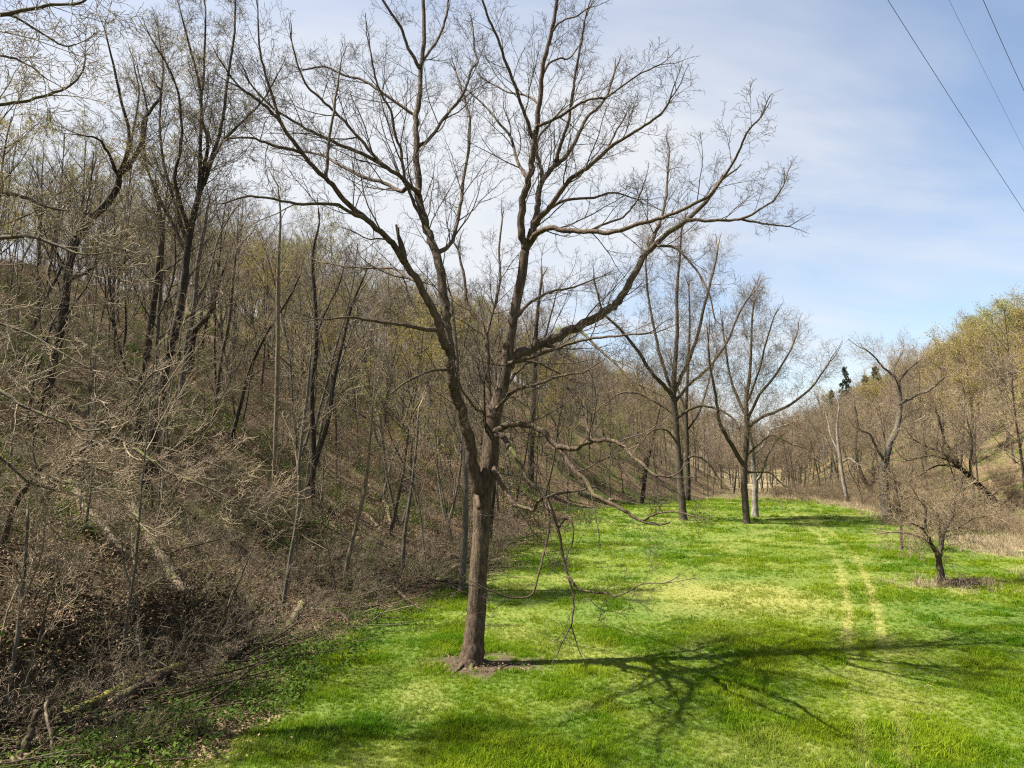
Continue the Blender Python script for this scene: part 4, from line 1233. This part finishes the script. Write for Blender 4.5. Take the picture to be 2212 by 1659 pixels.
def ok_wood(x, y):
    d = DL(x, y)
    if not 2.5 < d < 75:
        return False
    near = max(0.0, 1 - max(0.0, y - 30) / 25) * max(0.0, 1 - max(0.0, d - 9) / 14)
    return rr_.random() > 0.97 * near
spots = poisson(candidates(8000, 24, 135, ok_wood), 3.3)[:260]
for i, (x, y) in enumerate(spots):
    if rr_.random() < 0.27:
        k = rr_.choice(budded)
        s_ = rr_.uniform(0.7, 1.0)
        k.place(x, y, s_, rr_.uniform(0, 6.28), describe('%s %s-budded tree' % (size_word(s_, .7, 1.), ('yellow', 'green')[budded.index(k)]), x, y, 5), 'tree', 'budding trees in the left woods', -0.1, (rr_.gauss(0, 0.04), rr_.gauss(0.04, 0.05)))
    else:
        k = rr_.choice(wood)
        s_ = rr_.uniform(0.52, 0.84)
        k.place(x, y, s_, rr_.uniform(0, 6.28), describe('%s %s bare tree' % (size_word(s_, .52, .84), ('brown', 'dark', 'grey', 'slim brown', 'slender dark', 'light grey')[wood.index(k)]), x, y, 4), 'tree', 'bare trees in the left woods', -0.1, (rr_.gauss(0, 0.04), rr_.gauss(0.04, 0.06)))
print('left wood', len(spots))
spots = poisson(candidates(9000, 15, 120, lambda x, y: 0.8 < DL(x, y) < 35 and (y > 30 or rr_.random() < 0.4), power=1.2), 1.9)
rr_.shuffle(spots)
spots = sorted(spots[:290], key=lambda p: p[1])
for x, y in spots:
    k = rr_.choice(sap); s_ = rr_.uniform(0.6, 1.2)
    k.place(x, y, s_, rr_.uniform(0, 6.28), describe('%s %s leafless sapling' % (size_word(s_, .6, 1.2), ('grey', 'brown', 'thicker grey')[sap.index(k)]), x, y, 2), 'sapling', 'saplings in the left woods', -0.05, (rr_.gauss(0, 0.1), rr_.gauss(0.05, 0.12)))
print('saplings', len(spots))
spots = poisson(candidates(5000, 11.5, 75, lambda x, y: 0.5 < DL(x, y) < 40, power=1.1), 1.9)[:190]
for x, y in spots:
    k = rr_.choice(shrub); s_ = rr_.uniform(0.4, 0.95)
    k.place(x, y, s_, rr_.uniform(0, 6.28), describe('%s %s leafless shrub' % (size_word(s_, .4, .95, ('small', 'middling', 'big')), ('tangled', 'arching', 'dense low')[shrub.index(k)]), x, y, .6), 'shrub', 'bare shrubs on the left slope', -0.05)
spots = poisson(candidates(3000, 11.5, 30, lambda x, y: 0.4 < DL(x, y) < 5, power=1.1), 0.95)[:60]
for x, y in spots:
    k = rr_.choice(shrub); s_ = rr_.uniform(0.3, 0.75)
    k.place(x, y, s_, rr_.uniform(0, 6.28), describe('%s %s brushy shrub' % (size_word(s_, .3, .75, ('small', 'middling', 'big')), ('tangled', 'arching', 'dense low')[shrub.index(k)]), x, y, .6), 'shrub', 'bare shrubs on the left slope', -0.05)
print('shrubs', len(spots))

# the far woods on the right hill
FAR = P_(max=3, n=[6, 4, 3, 2], t0=[0.3, 0.15, 0.1], k=[16, 9, 6], kink=[0.08, 0.2, 0.28, 0.3], lmin=[0, 1.5, 0.8, 0.5], lmax=[30, 6, 3, 1.5], rl=0.009, rmin=0.018, ang=[0.85, 0.8, 0.85], lr=[0.4, 0.5, 0.55], trop=[0.03, 0.06, 0.05, 0.02])
FAR['rmin'] = 0.013
FS = (6, 4, 3, 3)
far = [Kind('woodland_tree', make_tree_arch('f', 200 + i, [13, 12, 14, 11, 13][i], [0.16, 0.14, 0.17, 0.13, 0.15][i], FAR, 0.1), 'bark_brown', ['twig_far', 'twig_farpink', 'twig_far', 'twig_farpink', 'twig_brown'][i], single=True, sides=FS) for i in range(5)]
farbud = [Kind('budding_woodland_tree', make_tree_arch('g', 220 + i, 12, 0.14, FAR, 0.1), 'bark_brown', 'twig_far', ('buds_yellow' if i == 0 else 'buds_green', 7000, 0.075), single=True, sides=FS, seed=i) for i in range(2)]

def conifer(seed, Ht, nw, rad):
    rng = random.Random(seed)
    tr = [([Vector((0, 0, -0.3)), Vector((0, 0, Ht * 0.5)), Vector((0, 0, Ht))], [0.16, 0.1, 0.02])]
    br, P = [], []
    for i in range(nw):
        t = 0.12 + 0.86 * i / nw
        z = Ht * t
        for j in range(7):
            a = rng.uniform(0, 6.28); l = rad * (1 - t) ** 0.8 * rng.uniform(0.6, 1.15) + 0.15
            e = Vector((math.cos(a) * l, math.sin(a) * l, z - l * 0.22 + rng.uniform(-0.1, 0.1)))
            br.append(([Vector((0, 0, z)), Vector((0, 0, z)).lerp(e, 0.5) + Vector((0, 0, 0.05 * l)), e], [0.03, 0.02, 0.01]))
            for q in range(int(3 + 9 * l / rad)):
                u = rng.uniform(0.2, 1.05)
                P.append(Vector((0, 0, z)).lerp(e, u) + Vector((rng.gauss(0, 0.1), rng.gauss(0, 0.1), rng.gauss(0, 0.08))))
    V, F = leaf_faces(np.array([tuple(p) for p in P]), 0.3, np.random.default_rng(seed), 0.4)
    return tube_mesh('conifer_trunk', [(tr, 7), (br, 3)], 'bark_brown'), mesh_from('conifer_crown', V, F, ['needle'], smooth=False)

spots = poisson(candidates(9000, 40, 300, lambda x, y: 2.0 < DR(x, y) < 95, 0.25, 0.95, 1.5), 5.2)
spots = [p for p in spots][:330]
nb = 0
for i, (x, y) in enumerate(spots[:300]):
    s = rr_.uniform(0.7, 1.15)
    if rr_.random() < 0.2 and DR(x, y) > 6:
        k = farbud[0] if vnoise(x, y, 18, 77) > 0.45 else farbud[1]
        k.place(x, y, s, rr_.uniform(0, 6.28), describe('%s %s leafing tree' % (size_word(s, .7, 1.15), ('yellow', 'pale green')[farbud.index(k)]), x, y, 6), 'tree', 'budding trees on the right hill', -0.2)
    else:
        k = rr_.choice(far)
        k.place(x, y, s, rr_.uniform(0, 6.28), describe('%s %s bare tree' % (size_word(s, .7, 1.15), ('tan', 'pinkish', 'broad tan', 'low pinkish', 'dark brown')[far.index(k)]), x, y, 6), 'tree', 'bare trees on the right hill', -0.2)
print('right wood', len(spots))

for px, py, k, s, lab in ((2035, 990, 0, 1.2, 'bright yellow leafing tree above the leaning dark tree on the right hill'),
                          (2190, 900, 1, 1.3, 'tall pale green leafing tree at the right edge of the right hill'),
                          (2120, 880, 0, 1.0, 'yellowish leafing tree left of the tall pale green one on the right hill'),
                          (1715, 1010, 1, 0.8, 'small green-tinged leafing tree at the far end of the valley')):
    g = ground(px, py)
    farbud[k].place(g.x, g.y, s, px * 0.01, lab, 'tree', None, -0.2)
for px, py, k, s, lab in ((195, 655, 1, 1.0, 'fresh green leafing tree behind the leaning vine-covered tree'),
                          (545, 715, 0, 1.05, 'yellow leafing tree at the top of the slope behind the slim straight tan tree'),
                          (480, 740, 0, 0.85, 'smaller yellow leafing tree on the slope behind the yellow-budded many-stemmed tree')):
    g = ground(px, py)
    budded[k].place(g.x, g.y, s, px * 0.01, lab, 'tree', None, -0.2)

# evergreens on the skyline of the right hill
con = [conifer(300 + i, [12, 10, 9][i], 26, [2.6, 2.4, 2.2][i]) for i in range(3)]
for i, (px, py, Y, lab) in enumerate(((1824, 786, 190, 'pointed dark evergreen standing alone on the low skyline of the right hill'),
                                      (1890, 786, 165, 'wide dark evergreen on the skyline left of the crooked old tree'),
                                      (1868, 806, 172, 'smaller dark evergreen touching the wide one on the skyline'),
                                      (2103, 712, 140, 'small dark evergreen highest on the right hill skyline'),
                                      (1796, 838, 205, 'dark evergreen lower on the skyline beside the bare meadow tree crown'))):
    p = at(px, py, Y)
    k = (0, 1, 2, 2, 1)[i]
    hgt = [12, 10, 9][k]
    gz = h(p.x, p.y) - 0.2
    root = empty('conifer', (p.x, p.y, gz))
    tag(root, lab, 'evergreen tree')
    link('trunk', con[k][0], root); link('crown', con[k][1], root)
    sz = max(0.6, (p.z - gz) / hgt)
    sx = min(sz, 1.5)
    root.scale = (sx, sx, sz)

# woods beyond the last tree one can tell apart
far_meshes = [k.parts[0][1] for k in far + farbud]
c1 = poisson(candidates(9000, 100, 420, lambda x, y: (y > 205 or DR(x, y) > 30 and y > 120 or DL(x, y) > 5), -0.7, 0.95, 1.5), 5.5)[:900]
c1 = [p for p in c1 if (p[1] > 205 or DL(*p) > 5 or DR(*p) > 30)]
Pw = np.array([(x, y, h(x, y) - 0.2) for x, y in c1])
nw_ = len(c1)
scatter('distant_woods', Pw, np.stack([np.zeros(nw_), np.zeros(nw_), RNG.uniform(0, 6.28, nw_)], -1), RNG.uniform(0.8, 1.2, nw_), RNG.choice(7, nw_, p=[.17, .17, .17, .16, .15, .09, .09]), far_meshes)
print('distant', nw_)

# the thicket along the right edge of the meadow
spots = poisson(candidates(6000, 24, 110, lambda x, y: x > float(np.interp(y, RBy, RBx)) + 2.0 and DR(x, y) < 8, 0.3, 0.95, 1.2), 2.1)
def ok_thick(x, y):
    n = float(vnoise(x, y, 6, 61))
    return (n > 0.45 and DR(x, y) < -1) or DR(x, y) > -4 or y > 60
spots = [p for p in spots if ok_thick(*p) and not (p[1] < 48 and DR(*p) < -2.5)][:230]
for x, y in spots:
    k = rr_.choice(tanshrub); s_ = rr_.uniform(0.45, 1.0)
    k.place(x, y, s_, rr_.uniform(0, 6.28), describe('%s %s leafless tan shrub' % (size_word(s_, .45, 1., ('small', 'middling', 'big')), ('dense', 'loose')[tanshrub.index(k)]), x, y, .8), 'shrub', 'tan shrubs of the right thicket', -0.05)
print('thicket', len(spots))
spots = poisson(candidates(1500, 60, 130, lambda x, y: x > float(np.interp(y, RBy, RBx)) + 2 and DR(x, y) < 3, 0.3, 0.8, 1.2), 5)[:40]
for x, y in spots:
    k = rr_.choice(wood); s_ = rr_.uniform(0.45, 0.75)
    k.place(x, y, s_, rr_.uniform(0, 6.28), describe('%s %s thicket tree' % (size_word(s_, .45, .75), ('brown', 'dark', 'grey', 'slim brown', 'slender dark', 'light grey')[wood.index(k)]), x, y, 3), 'tree', 'small trees of the valley thicket', -0.1, (rr_.gauss(0, 0.08), rr_.gauss(0, 0.1)))
spots = poisson(candidates(1200, 100, 200, lambda x, y: DL(x, y) < 4 and DR(x, y) < 4, 0.1, 0.6, 1.2), 5)[:60]
for x, y in spots:
    k = rr_.choice(far); s_ = rr_.uniform(0.6, 0.95)
    k.place(x, y, s_, rr_.uniform(0, 6.28), describe('%s %s distant bare tree' % (size_word(s_, .6, .95), ('tan', 'pinkish', 'broad tan', 'low pinkish', 'dark brown')[far.index(k)]), x, y, 5), 'tree', 'bare trees at the valley end', -0.1)

# ---------------------------------------------------------------- fallen logs, sticks, stumps
def log(name, label, cat, pp, w, mat, lift=0.6, free=None, twigs=0, seed=0, group=None, sides=10):
    """a log lying on the ground along the traced line; free = depth step in m from the first point for pieces that lean in the air"""
    rng = random.Random(seed + int(pp[0][0] * 7 + pp[0][1]))
    n = len(pp)
    P, rr = [], []
    b = ground(*pp[0])
    for i, (px, py) in enumerate(pp):
        t = i / (n - 1)
        wi = w[0] + (w[1] - w[0]) * t
        if free is None:
            g = ground(px, py)
            if i and abs(g.y - P[-1].y) > 4:
                g = at(px, py, P[-1].y + math.copysign(0.8, g.y - P[-1].y))
            r = 0.5 * wi / FPX * g.y
            g = g + Vector((0, 0, r * lift))
        else:
            g = at(px, py, b.y + free * t)
            r = 0.5 * wi / FPX * g.y
        P.append(g); rr.append(max(r, 0.008))
    if free is not None:
        P[0] = P[0] - Vector((0, 0, 0.12))
    org = P[0].copy()
    P = [p - org for p in P]
    pts, rad = spline(P, rr, 6, 0.26, rng)
    rad = [q * rng.uniform(0.86, 1.14) for q in rad]
    V, F = tubes([(pts, rad)], sides, cap=True)
    mats = [mat, 'heartwood']
    mi = np.concatenate([np.full(len(f), 1 if f.shape[1] == 3 else 0) for f in F])
    me = mesh_from(name, V, F, mats, midx=mi)
    if twigs:
        root = empty(name, org)
        link('stem', me, root)
        tw = {}
        Ln = sum((pts[i + 1] - pts[i]).length for i in range(len(pts) - 1))
        spawn(tw, pts, rad, min(2.5, Ln), 1, LC, rng, 0.2, twigs)
        link('branches', tube_mesh(name + '_branches', [(tw[l], 4 if l == 2 else 3) for l in sorted(tw)], mat), root)
        return tag(root, label, cat, group)
    o = link(name, me)
    o.location = org
    return tag(o, label, cat, group)

LOGS = [
    ('fallen_log', 'thick brown log with a broken end touching the left edge beside the broken stump', [(-60, 1600), (0, 1578), (30, 1568), (60, 1560)], (20, 18), 'log_brown'),
    ('fallen_log', 'long mossy yellowish log running diagonally through the log pile', [(128, 1569), (171, 1549), (229, 1525), (283, 1494), (316, 1483)], (13, 14), 'log_mossy'),
    ('fallen_log', 'mossy log with a pale sawn end at the upper end of the log pile', [(317, 1481), (354, 1469), (397, 1452)], (14, 11), 'log_mossy'),
    ('fallen_log', 'dark thick log lying on top across the middle of the log pile', [(236, 1550), (290, 1518), (328, 1494), (365, 1476)], (14, 11), 'log_brown'),
    ('fallen_log', 'slimmer dark log just above the mossy yellowish log', [(151, 1535), (205, 1518), (251, 1505), (302, 1499)], (9, 9), 'log_brown'),
    ('fallen_branch', 'thin reddish branch lying along the upper side of the log pile', [(179, 1504), (233, 1500), (279, 1494)], (5, 4), 'log_red'),
    ('fallen_log', 'dark rotten log at the lower side of the pile, half covered by green shrubs', [(168, 1577), (205, 1566), (260, 1556), (316, 1547)], (13, 10), 'log_brown'),
    ('fallen_log', 'short mossy log below the thick brown log at the left edge', [(-30, 1628), (0, 1619), (50, 1602)], (11, 8), 'log_mossy'),
    ('fallen_branch', 'pale curved branch lying in the bottom left corner', [(-20, 1660), (0, 1655), (32, 1648), (56, 1641), (82, 1639), (88, 1626)], (5, 4), 'log_pale'),
    ('fallen_log', 'reddish log on the slope that ends beside a bent pale sapling', [(61, 1294), (100, 1300), (137, 1307), (205, 1314), (250, 1319)], (7, 11), 'log_red'),
    ('fallen_log', 'biggest pale tan fallen trunk pointing down the slope', [(284, 1112), (308, 1153), (335, 1205), (366, 1246), (393, 1290), (420, 1325)], (18, 15), 'log_pale'),
    ('fallen_log', 'brown fallen trunk left of the biggest pale trunk on the slope', [(150, 1050), (185, 1112), (219, 1153), (260, 1198), (285, 1222)], (16, 15), 'log_pale'),
    ('fallen_log', 'dark rough log at the foot of the slope behind the grass edge', [(495, 1432), (520, 1406), (547, 1383), (574, 1359), (595, 1340)], (17, 15), 'log_brown'),
    ('fallen_log', 'pale lower arm of the crossed logs at the meadow edge', [(622, 1366), (639, 1335), (666, 1305), (694, 1281)], (13, 9), 'log_pale'),
    ('fallen_log', 'dark upper arm of the crossed logs at the meadow edge', [(649, 1315), (701, 1295), (752, 1283)], (13, 12), 'log_brown'),
    ('fallen_branch', 'short dark branch lying on the grass edge below the rough log', [(560, 1424), (590, 1424), (615, 1422)], (7, 6), 'log_brown'),
    ('fallen_branch', 'thin pale branch lying level on the slope above the rough log', [(458, 1318), (513, 1328), (574, 1338)], (5, 4), 'log_pale'),
    ('fallen_branch', 'thin straight stick lying just below the thin pale branch', [(516, 1353), (555, 1354), (591, 1354)], (4, 3), 'log_red'),
    ('fallen_branch', 'dark bowed branch at the right end of the log pile', [(454, 1449), (480, 1448), (506, 1452), (554, 1472)], (7, 5), 'log_brown'),
    ('fallen_log', 'pale barkless log on the slope left of the slim tan sapling top', [(762, 1096), (804, 1129), (832, 1162)], (8, 6), 'log_pale'),
    ('fallen_log', 'short mossy log among the branches behind the slim tan sapling', [(771, 1171), (790, 1175), (815, 1181)], (9, 9), 'log_mossy'),
    ('fallen_log', 'pale thin log lying right of the dark straight tree on the slope', [(683, 1101), (708, 1128), (734, 1156)], (6, 6), 'log_pale'),
    ('fallen_log', 'pale bent log above the brush heap left of the grey slim tree', [(795, 1054), (832, 1092), (842, 1130), (846, 1166)], (6, 5), 'log_pale'),
    ('fallen_branch', 'pale straight branch pointing at the walnut trunk from the slope', [(893, 1181), (940, 1184), (991, 1188)], (5, 4), 'log_pale'),
    ('fallen_log', 'dark split log on the meadow edge below the brush heap', [(785, 1303), (823, 1276), (860, 1256)], (14, 12), 'log_brown'),
    ('fallen_branch', 'thin pale stick lying level at the foot of the slope beside the walnut trunk', [(856, 1270), (910, 1270), (968, 1270)], (4, 3), 'log_pale'),
    ('fallen_branch', 'short stick on the meadow edge just below the level pale stick', [(878, 1290), (905, 1288), (930, 1289)], (5, 4), 'log_red'),
    ('fallen_log', 'whitish fallen tree trunk lying behind the tall meadow-edge tree', [(1248, 1071), (1290, 1085), (1337, 1100), (1390, 1106), (1440, 1110), (1512, 1116)], (7, 4), 'log_pale'),
    ('fallen_log', 'second whitish fallen trunk just above the first near the meadow-edge tree', [(1316, 1084), (1360, 1091), (1405, 1097), (1474, 1104), (1540, 1108)], (6, 4), 'log_pale'),
    ('fallen_log', 'pale log lying in the grass on the right beyond the small crooked tree', [(2095, 1169), (2120, 1172), (2146, 1177)], (5, 4), 'bark_pale'),
    ('fallen_log', 'shorter pale log touching the longer one in the grass on the right', [(2102, 1168), (2122, 1165)], (4, 3), 'bark_pale'),
    ('fallen_log', 'narrow tan log high on the slope pointing toward the thin dark curved tree', [(490, 740), (515, 765), (540, 792), (570, 820)], (5, 5), 'log_pale'),
    ('fallen_log', 'broad pale log high on the slope behind the leaning vine-covered tree', [(150, 730), (190, 760), (235, 800)], (10, 9), 'log_pale'),
]
for i, (nm, lab, pp, w, mat) in enumerate(LOGS):
    log(nm, lab, 'log' if nm == 'fallen_log' else 'branch', pp, tuple((1.45 if i < 9 else 1.2) * q for q in w), mat, lift=(1.6 if i in (1, 2, 4) else 2.6 if i == 3 else 1.2), seed=i)
log('broken_stump', 'brown broken stump leaning right at the bottom left corner', 'stump', [(43, 1646), (55, 1612), (68, 1575), (80, 1534)], (19, 11), 'log_brown', free=0.25)
log('snag', 'pale dead stem standing upright right beside the broken stump', 'dead stem', [(128, 1658), (115, 1620), (106, 1570), (99, 1536), (104, 1504)], (5, 7), 'log_pale', free=0.5)
log('snag', 'dark stick propped against the log pile right of the pale dead stem', 'dead stem', [(178, 1606), (156, 1570), (134, 1542), (108, 1512)], (10, 7), 'log_brown', free=0.3)
log('bent_sapling', 'pale bent sapling arching down to the right end of the reddish log', 'sapling', [(378, 1442), (355, 1410), (328, 1379), (294, 1342), (262, 1322), (225, 1322)], (5, 7), 'log_pale', free=0.6, twigs=7)
log('snag', 'short brown broken trunk standing on the slope left of the slim tan sapling', 'stump', [(668, 1243), (673, 1212), (678, 1180)], (13, 11), 'log_red', free=0.1)
log('dead_branch', 'forked dead branch standing out of the log pile toward the meadow', 'branch', [(222, 1600), (240, 1560), (262, 1520), (272, 1490)], (5, 3), 'log_pale', free=0.3, twigs=5)
for i, (pp, lab) in enumerate((
        ([(700, 1215), (760, 1190), (820, 1180), (880, 1195)], 'dark fallen treetop with spread branches heaped at the foot of the slope'),
        ([(800, 1240), (850, 1215), (900, 1205), (950, 1215)], 'dead branchy treetop lying just left of the grey slim tree'),
        ([(430, 1190), (480, 1210), (540, 1240), (600, 1250)], 'fallen branchy limb lying across the middle of the slope'),
        ([(60, 1420), (130, 1400), (210, 1390), (260, 1400)], 'fallen branchy limb on the dark bank above the log pile'),
        ([(300, 1400), (350, 1360), (420, 1340), (470, 1350)], 'tangled dead limb lying in front of the dark hollow under the slope'),
        ([(560, 1180), (600, 1160), (650, 1165), (690, 1150)], 'grey dead treetop lying behind the short brown broken trunk'))):
    log('fallen_treetop', lab, 'dead branches', pp, (6, 3), ['log_brown', 'log_pale'][i % 2], lift=2.5, twigs=16, seed=40 + i)

def sticks():
    rg = random.Random(12)
    polys = {0: [], 1: []}
    n = 0
    while n < 1300:
        y = 11.5 + 38 * rg.random() ** 1.6
        d = rg.gauss(1.6, 2.2) if rg.random() < 0.7 else rg.uniform(0, 22)
        if d < -1.3:
            continue
        x = float(np.interp(y, TLy, TLx)) - d
        if abs(x) > 0.95 * y:
            continue
        ln = rg.uniform(0.4, 2.4); a = rg.gauss(0.6, 0.9); r = rg.uniform(0.006, 0.022) * (0.6 + ln * 0.4)
        up = abs(rg.gauss(0.0, 0.16))
        P = []
        for k in range(4):
            t = k / 3
            xx, yy = x + math.cos(a) * ln * t + rg.uniform(-.06, .06), y + math.sin(a) * ln * t + rg.uniform(-.06, .06)
            P.append(Vector((xx, yy, h(xx, yy) + r * 1.5 + 0.03 + up * ln * t)))
        pts, rad = spline(P, [r, r * 0.85, r * 0.7, r * 0.4], 2, 0.2, rg)
        polys[rg.random() < 0.45].append((pts, rad))
        n += 1
    sets = [merge([tubes(polys[k], 5)]) for k in (0, 1)]
    V, F = merge(sets)
    mi = np.concatenate([np.zeros(len(sets[0][1][0])), np.ones(len(sets[1][1][0]))])
    o = link('fallen_sticks', mesh_from('fallen_sticks', V, F, ['log_brown', 'log_pale'], midx=mi))
    o['kind'] = 'stuff'
sticks()

rg2 = random.Random(77)
HEAP = []
while len(HEAP) < 70:
    y = 12 + 24 * rg2.random() ** 1.3
    d = rg2.gauss(1.6, 2.4)
    if not -0.4 < d < 9:
        continue
    x = float(np.interp(y, TLy, TLx)) - d
    px, py = project(x, y, h(x, y))
    a = rg2.choice([rg2.uniform(-0.9, 0.4), rg2.uniform(2.2, 3.6), rg2.uniform(0.2, 1.2)])
    ln = 78 * rg2.uniform(0.7, 1.4) * 16 / y
    pts = [(px + math.cos(a) * ln * k, py + math.sin(a) * ln * k * 0.55) for k in (0, 1, 2)]
    if px < -60 or pts[-1][1] > 1650 or pts[-1][1] < 1000:
        continue
    HEAP.append((x, y))
    m_ = rg2.choice(['log_brown', 'log_brown', 'log_pale', 'log_red'])
    sz = rg2.choice(['thin', 'stout'])
    log('dead_bough', describe('%s %s dead bough with twigs' % (sz, {'log_brown': 'dark', 'log_pale': 'pale', 'log_red': 'reddish'}[m_]), x, y, 0.2), 'branch', pts, (8, 4) if sz == 'stout' else (5, 3), m_, lift=rg2.uniform(1.5, 3.5), twigs=rg2.randint(9, 16), seed=len(HEAP), group='dead boughs at the foot of the slope')

# the heap of roots and earth beside the small tree, and the bark scraps by the walnut
def lump(seed, rx, ry, rz, sub=3, amp=0.28):
    import bmesh
    bm = bmesh.new()
    bmesh.ops.create_icosphere(bm, subdivisions=sub, radius=1.0)
    rng = np.random.default_rng(seed)
    W_ = rng.normal(0, 1, (7, 3)); ph = rng.uniform(0, 6.28, 7)
    for v in bm.verts:
        c = np.array(v.co)
        s = 1 + amp * sum(math.sin(float(W_[k] @ c) * (1.5 + 0.7 * k) + ph[k]) / (1 + 0.5 * k) for k in range(7)) * 0.6
        v.co = Vector((c[0] * rx * s, c[1] * ry * s, max(-0.3, c[2]) * rz * s))
    me = bpy.data.meshes.new('lump'); bm.to_mesh(me); bm.free()
    return me

g = ground(2072, 1262)
root = empty('root_heap', g)
tag(root, 'low heap of torn brown roots and earth right of the small crooked tree', 'root heap')
me = lump(5, 0.75, 0.4, 0.16); me.materials.append(MATS['log_red'])
link('earth', me, root)
rg = random.Random(4)
for i in range(9):
    a = Vector((rg.uniform(-0.8, 0.5), rg.uniform(-0.35, 0.3), 0.08))
    b_ = a + Vector((rg.uniform(0.2, 0.6), rg.uniform(-0.2, 0.2), rg.uniform(0, 0.14)))
    pts, rad = spline([a, a.lerp(b_, 0.5) + Vector((0, 0, rg.uniform(0, 0.08))), b_], [0.05, 0.04, 0.025], 3, 0.4, rg)
    link('root', tube_mesh('root', [([(pts, rad)], 6)], 'log_red', cap=True), root)

log('bark_scrap', 'scrap of brown bark lying on the bare soil right of the walnut trunk', 'bark', [(1078, 1447), (1092, 1440), (1108, 1430)], (6, 3), 'log_red')
log('bark_scrap', 'small chip of bark lying farthest right on the bare soil by the walnut', 'bark', [(1124, 1446), (1136, 1450)], (5, 3), 'log_pale')
log('surface_root', 'dark root curling over the soil in front of the walnut trunk', 'root', [(1008, 1432), (990, 1448), (975, 1458)], (8, 3), 'log_brown')

# mossy boulders in the bank at lower left
for i, (px, py, r, lab) in enumerate(((145, 1452, 0.3, 'mossy boulder bulging from the dark bank above the log pile'),
                                      (85, 1475, 0.26, 'small mossy rock left of the bulging boulder'),
                                      (265, 1400, 0.26, 'grey rock with a mossy top under the bank near the bent sapling'),
                                      (200, 1490, 0.22, 'grey rock lying directly behind the upper side of the log pile'),
                                      (595, 1290, 0.3, 'dark mossy rock behind the crossed logs'))):
    g = ground(px, py)
    me = lump(60 + i, r, r * 0.8, r * 0.6, 4, 0.5); me.materials.append(MATS['rock'])
    for p in me.polygons: p.use_smooth = True
    o = link('boulder', me); o.location = g; o.rotation_euler = (0, 0.3, i * 1.3)
    tag(o, lab, 'rock')

# green leafy shrubs at the foot of the slope
def green_shrub(seed, ln):
    o = shrub_arch(seed, 14, ln, 0.008, dict(SHR, k=[6, 3, 2], trop=[0.02, 0.02, 0, 0]), 0.6)
    V, F = leaf_quads(tip_points(o, (1, 2, 3)), 1100, 0.028, np.random.default_rng(seed), 0.04)
    return tube_mesh('stems', [(o[l], 3) for l in sorted(o)], 'twig_brown'), mesh_from('leaves', V, F, ['leaf_green'], smooth=False)
gs = [green_shrub(400 + i, 0.75) for i in range(2)]
for i, (px, py, s, lab) in enumerate(((345, 1612, 0.75, 'tallest leafy green bush in front of the log pile'),
                                      (262, 1636, 0.6, 'leafy green bush left of the tallest one before the log pile'),
                                      (425, 1590, 0.5, 'low leafy green bush right of the tallest one before the log pile'),
                                      (190, 1654, 0.45, 'small leafy green bush near the bottom edge below the log pile'),
                                      (1130, 1125, 1.6, 'leafy green bush behind the low curved limb of the walnut tree'),
                                      (420, 960, 1.3, 'green leafy patch of brush high on the slope by the grey tree'))):
    g = ground(px, py)
    r = empty('green_bush', g); r.scale = (s, s, s); r.rotation_euler = (0, 0, i * 1.1)
    tag(r, lab, 'bush')
    link('stems', gs[i % 2][0], r); link('leaves', gs[i % 2][1], r)

# ---------------------------------------------------------------- overhead wires
def wire(label, a, b, ya, yb, r):
    p, q = at(*a, ya), at(*b, yb)
    d = q - p
    pts = []
    for i in range(25):
        t = -0.8 + 2.6 * i / 24
        s = p + d * t
        s.z += 0.25 * ((t - 0.5) ** 2 - 0.25)
        pts.append(s)
    me = tube_mesh('power_line', [([(pts, [r] * 25)], 6)], 'wire', cap=True)
    o = link('power_line', me)
    tag(o, label, 'wire', 'overhead wires')

wire('dark overhead wire running longest across the sky, lowest of the three', (1918, 0), (2212, 456), 26, 36, 0.012)
wire('faintest thin overhead wire, between the two darker ones', (2050, 0), (2212, 322), 30, 42, 0.007)
wire('overhead wire nearest the top right corner of the sky', (2124, 0), (2212, 196), 28, 34, 0.013)
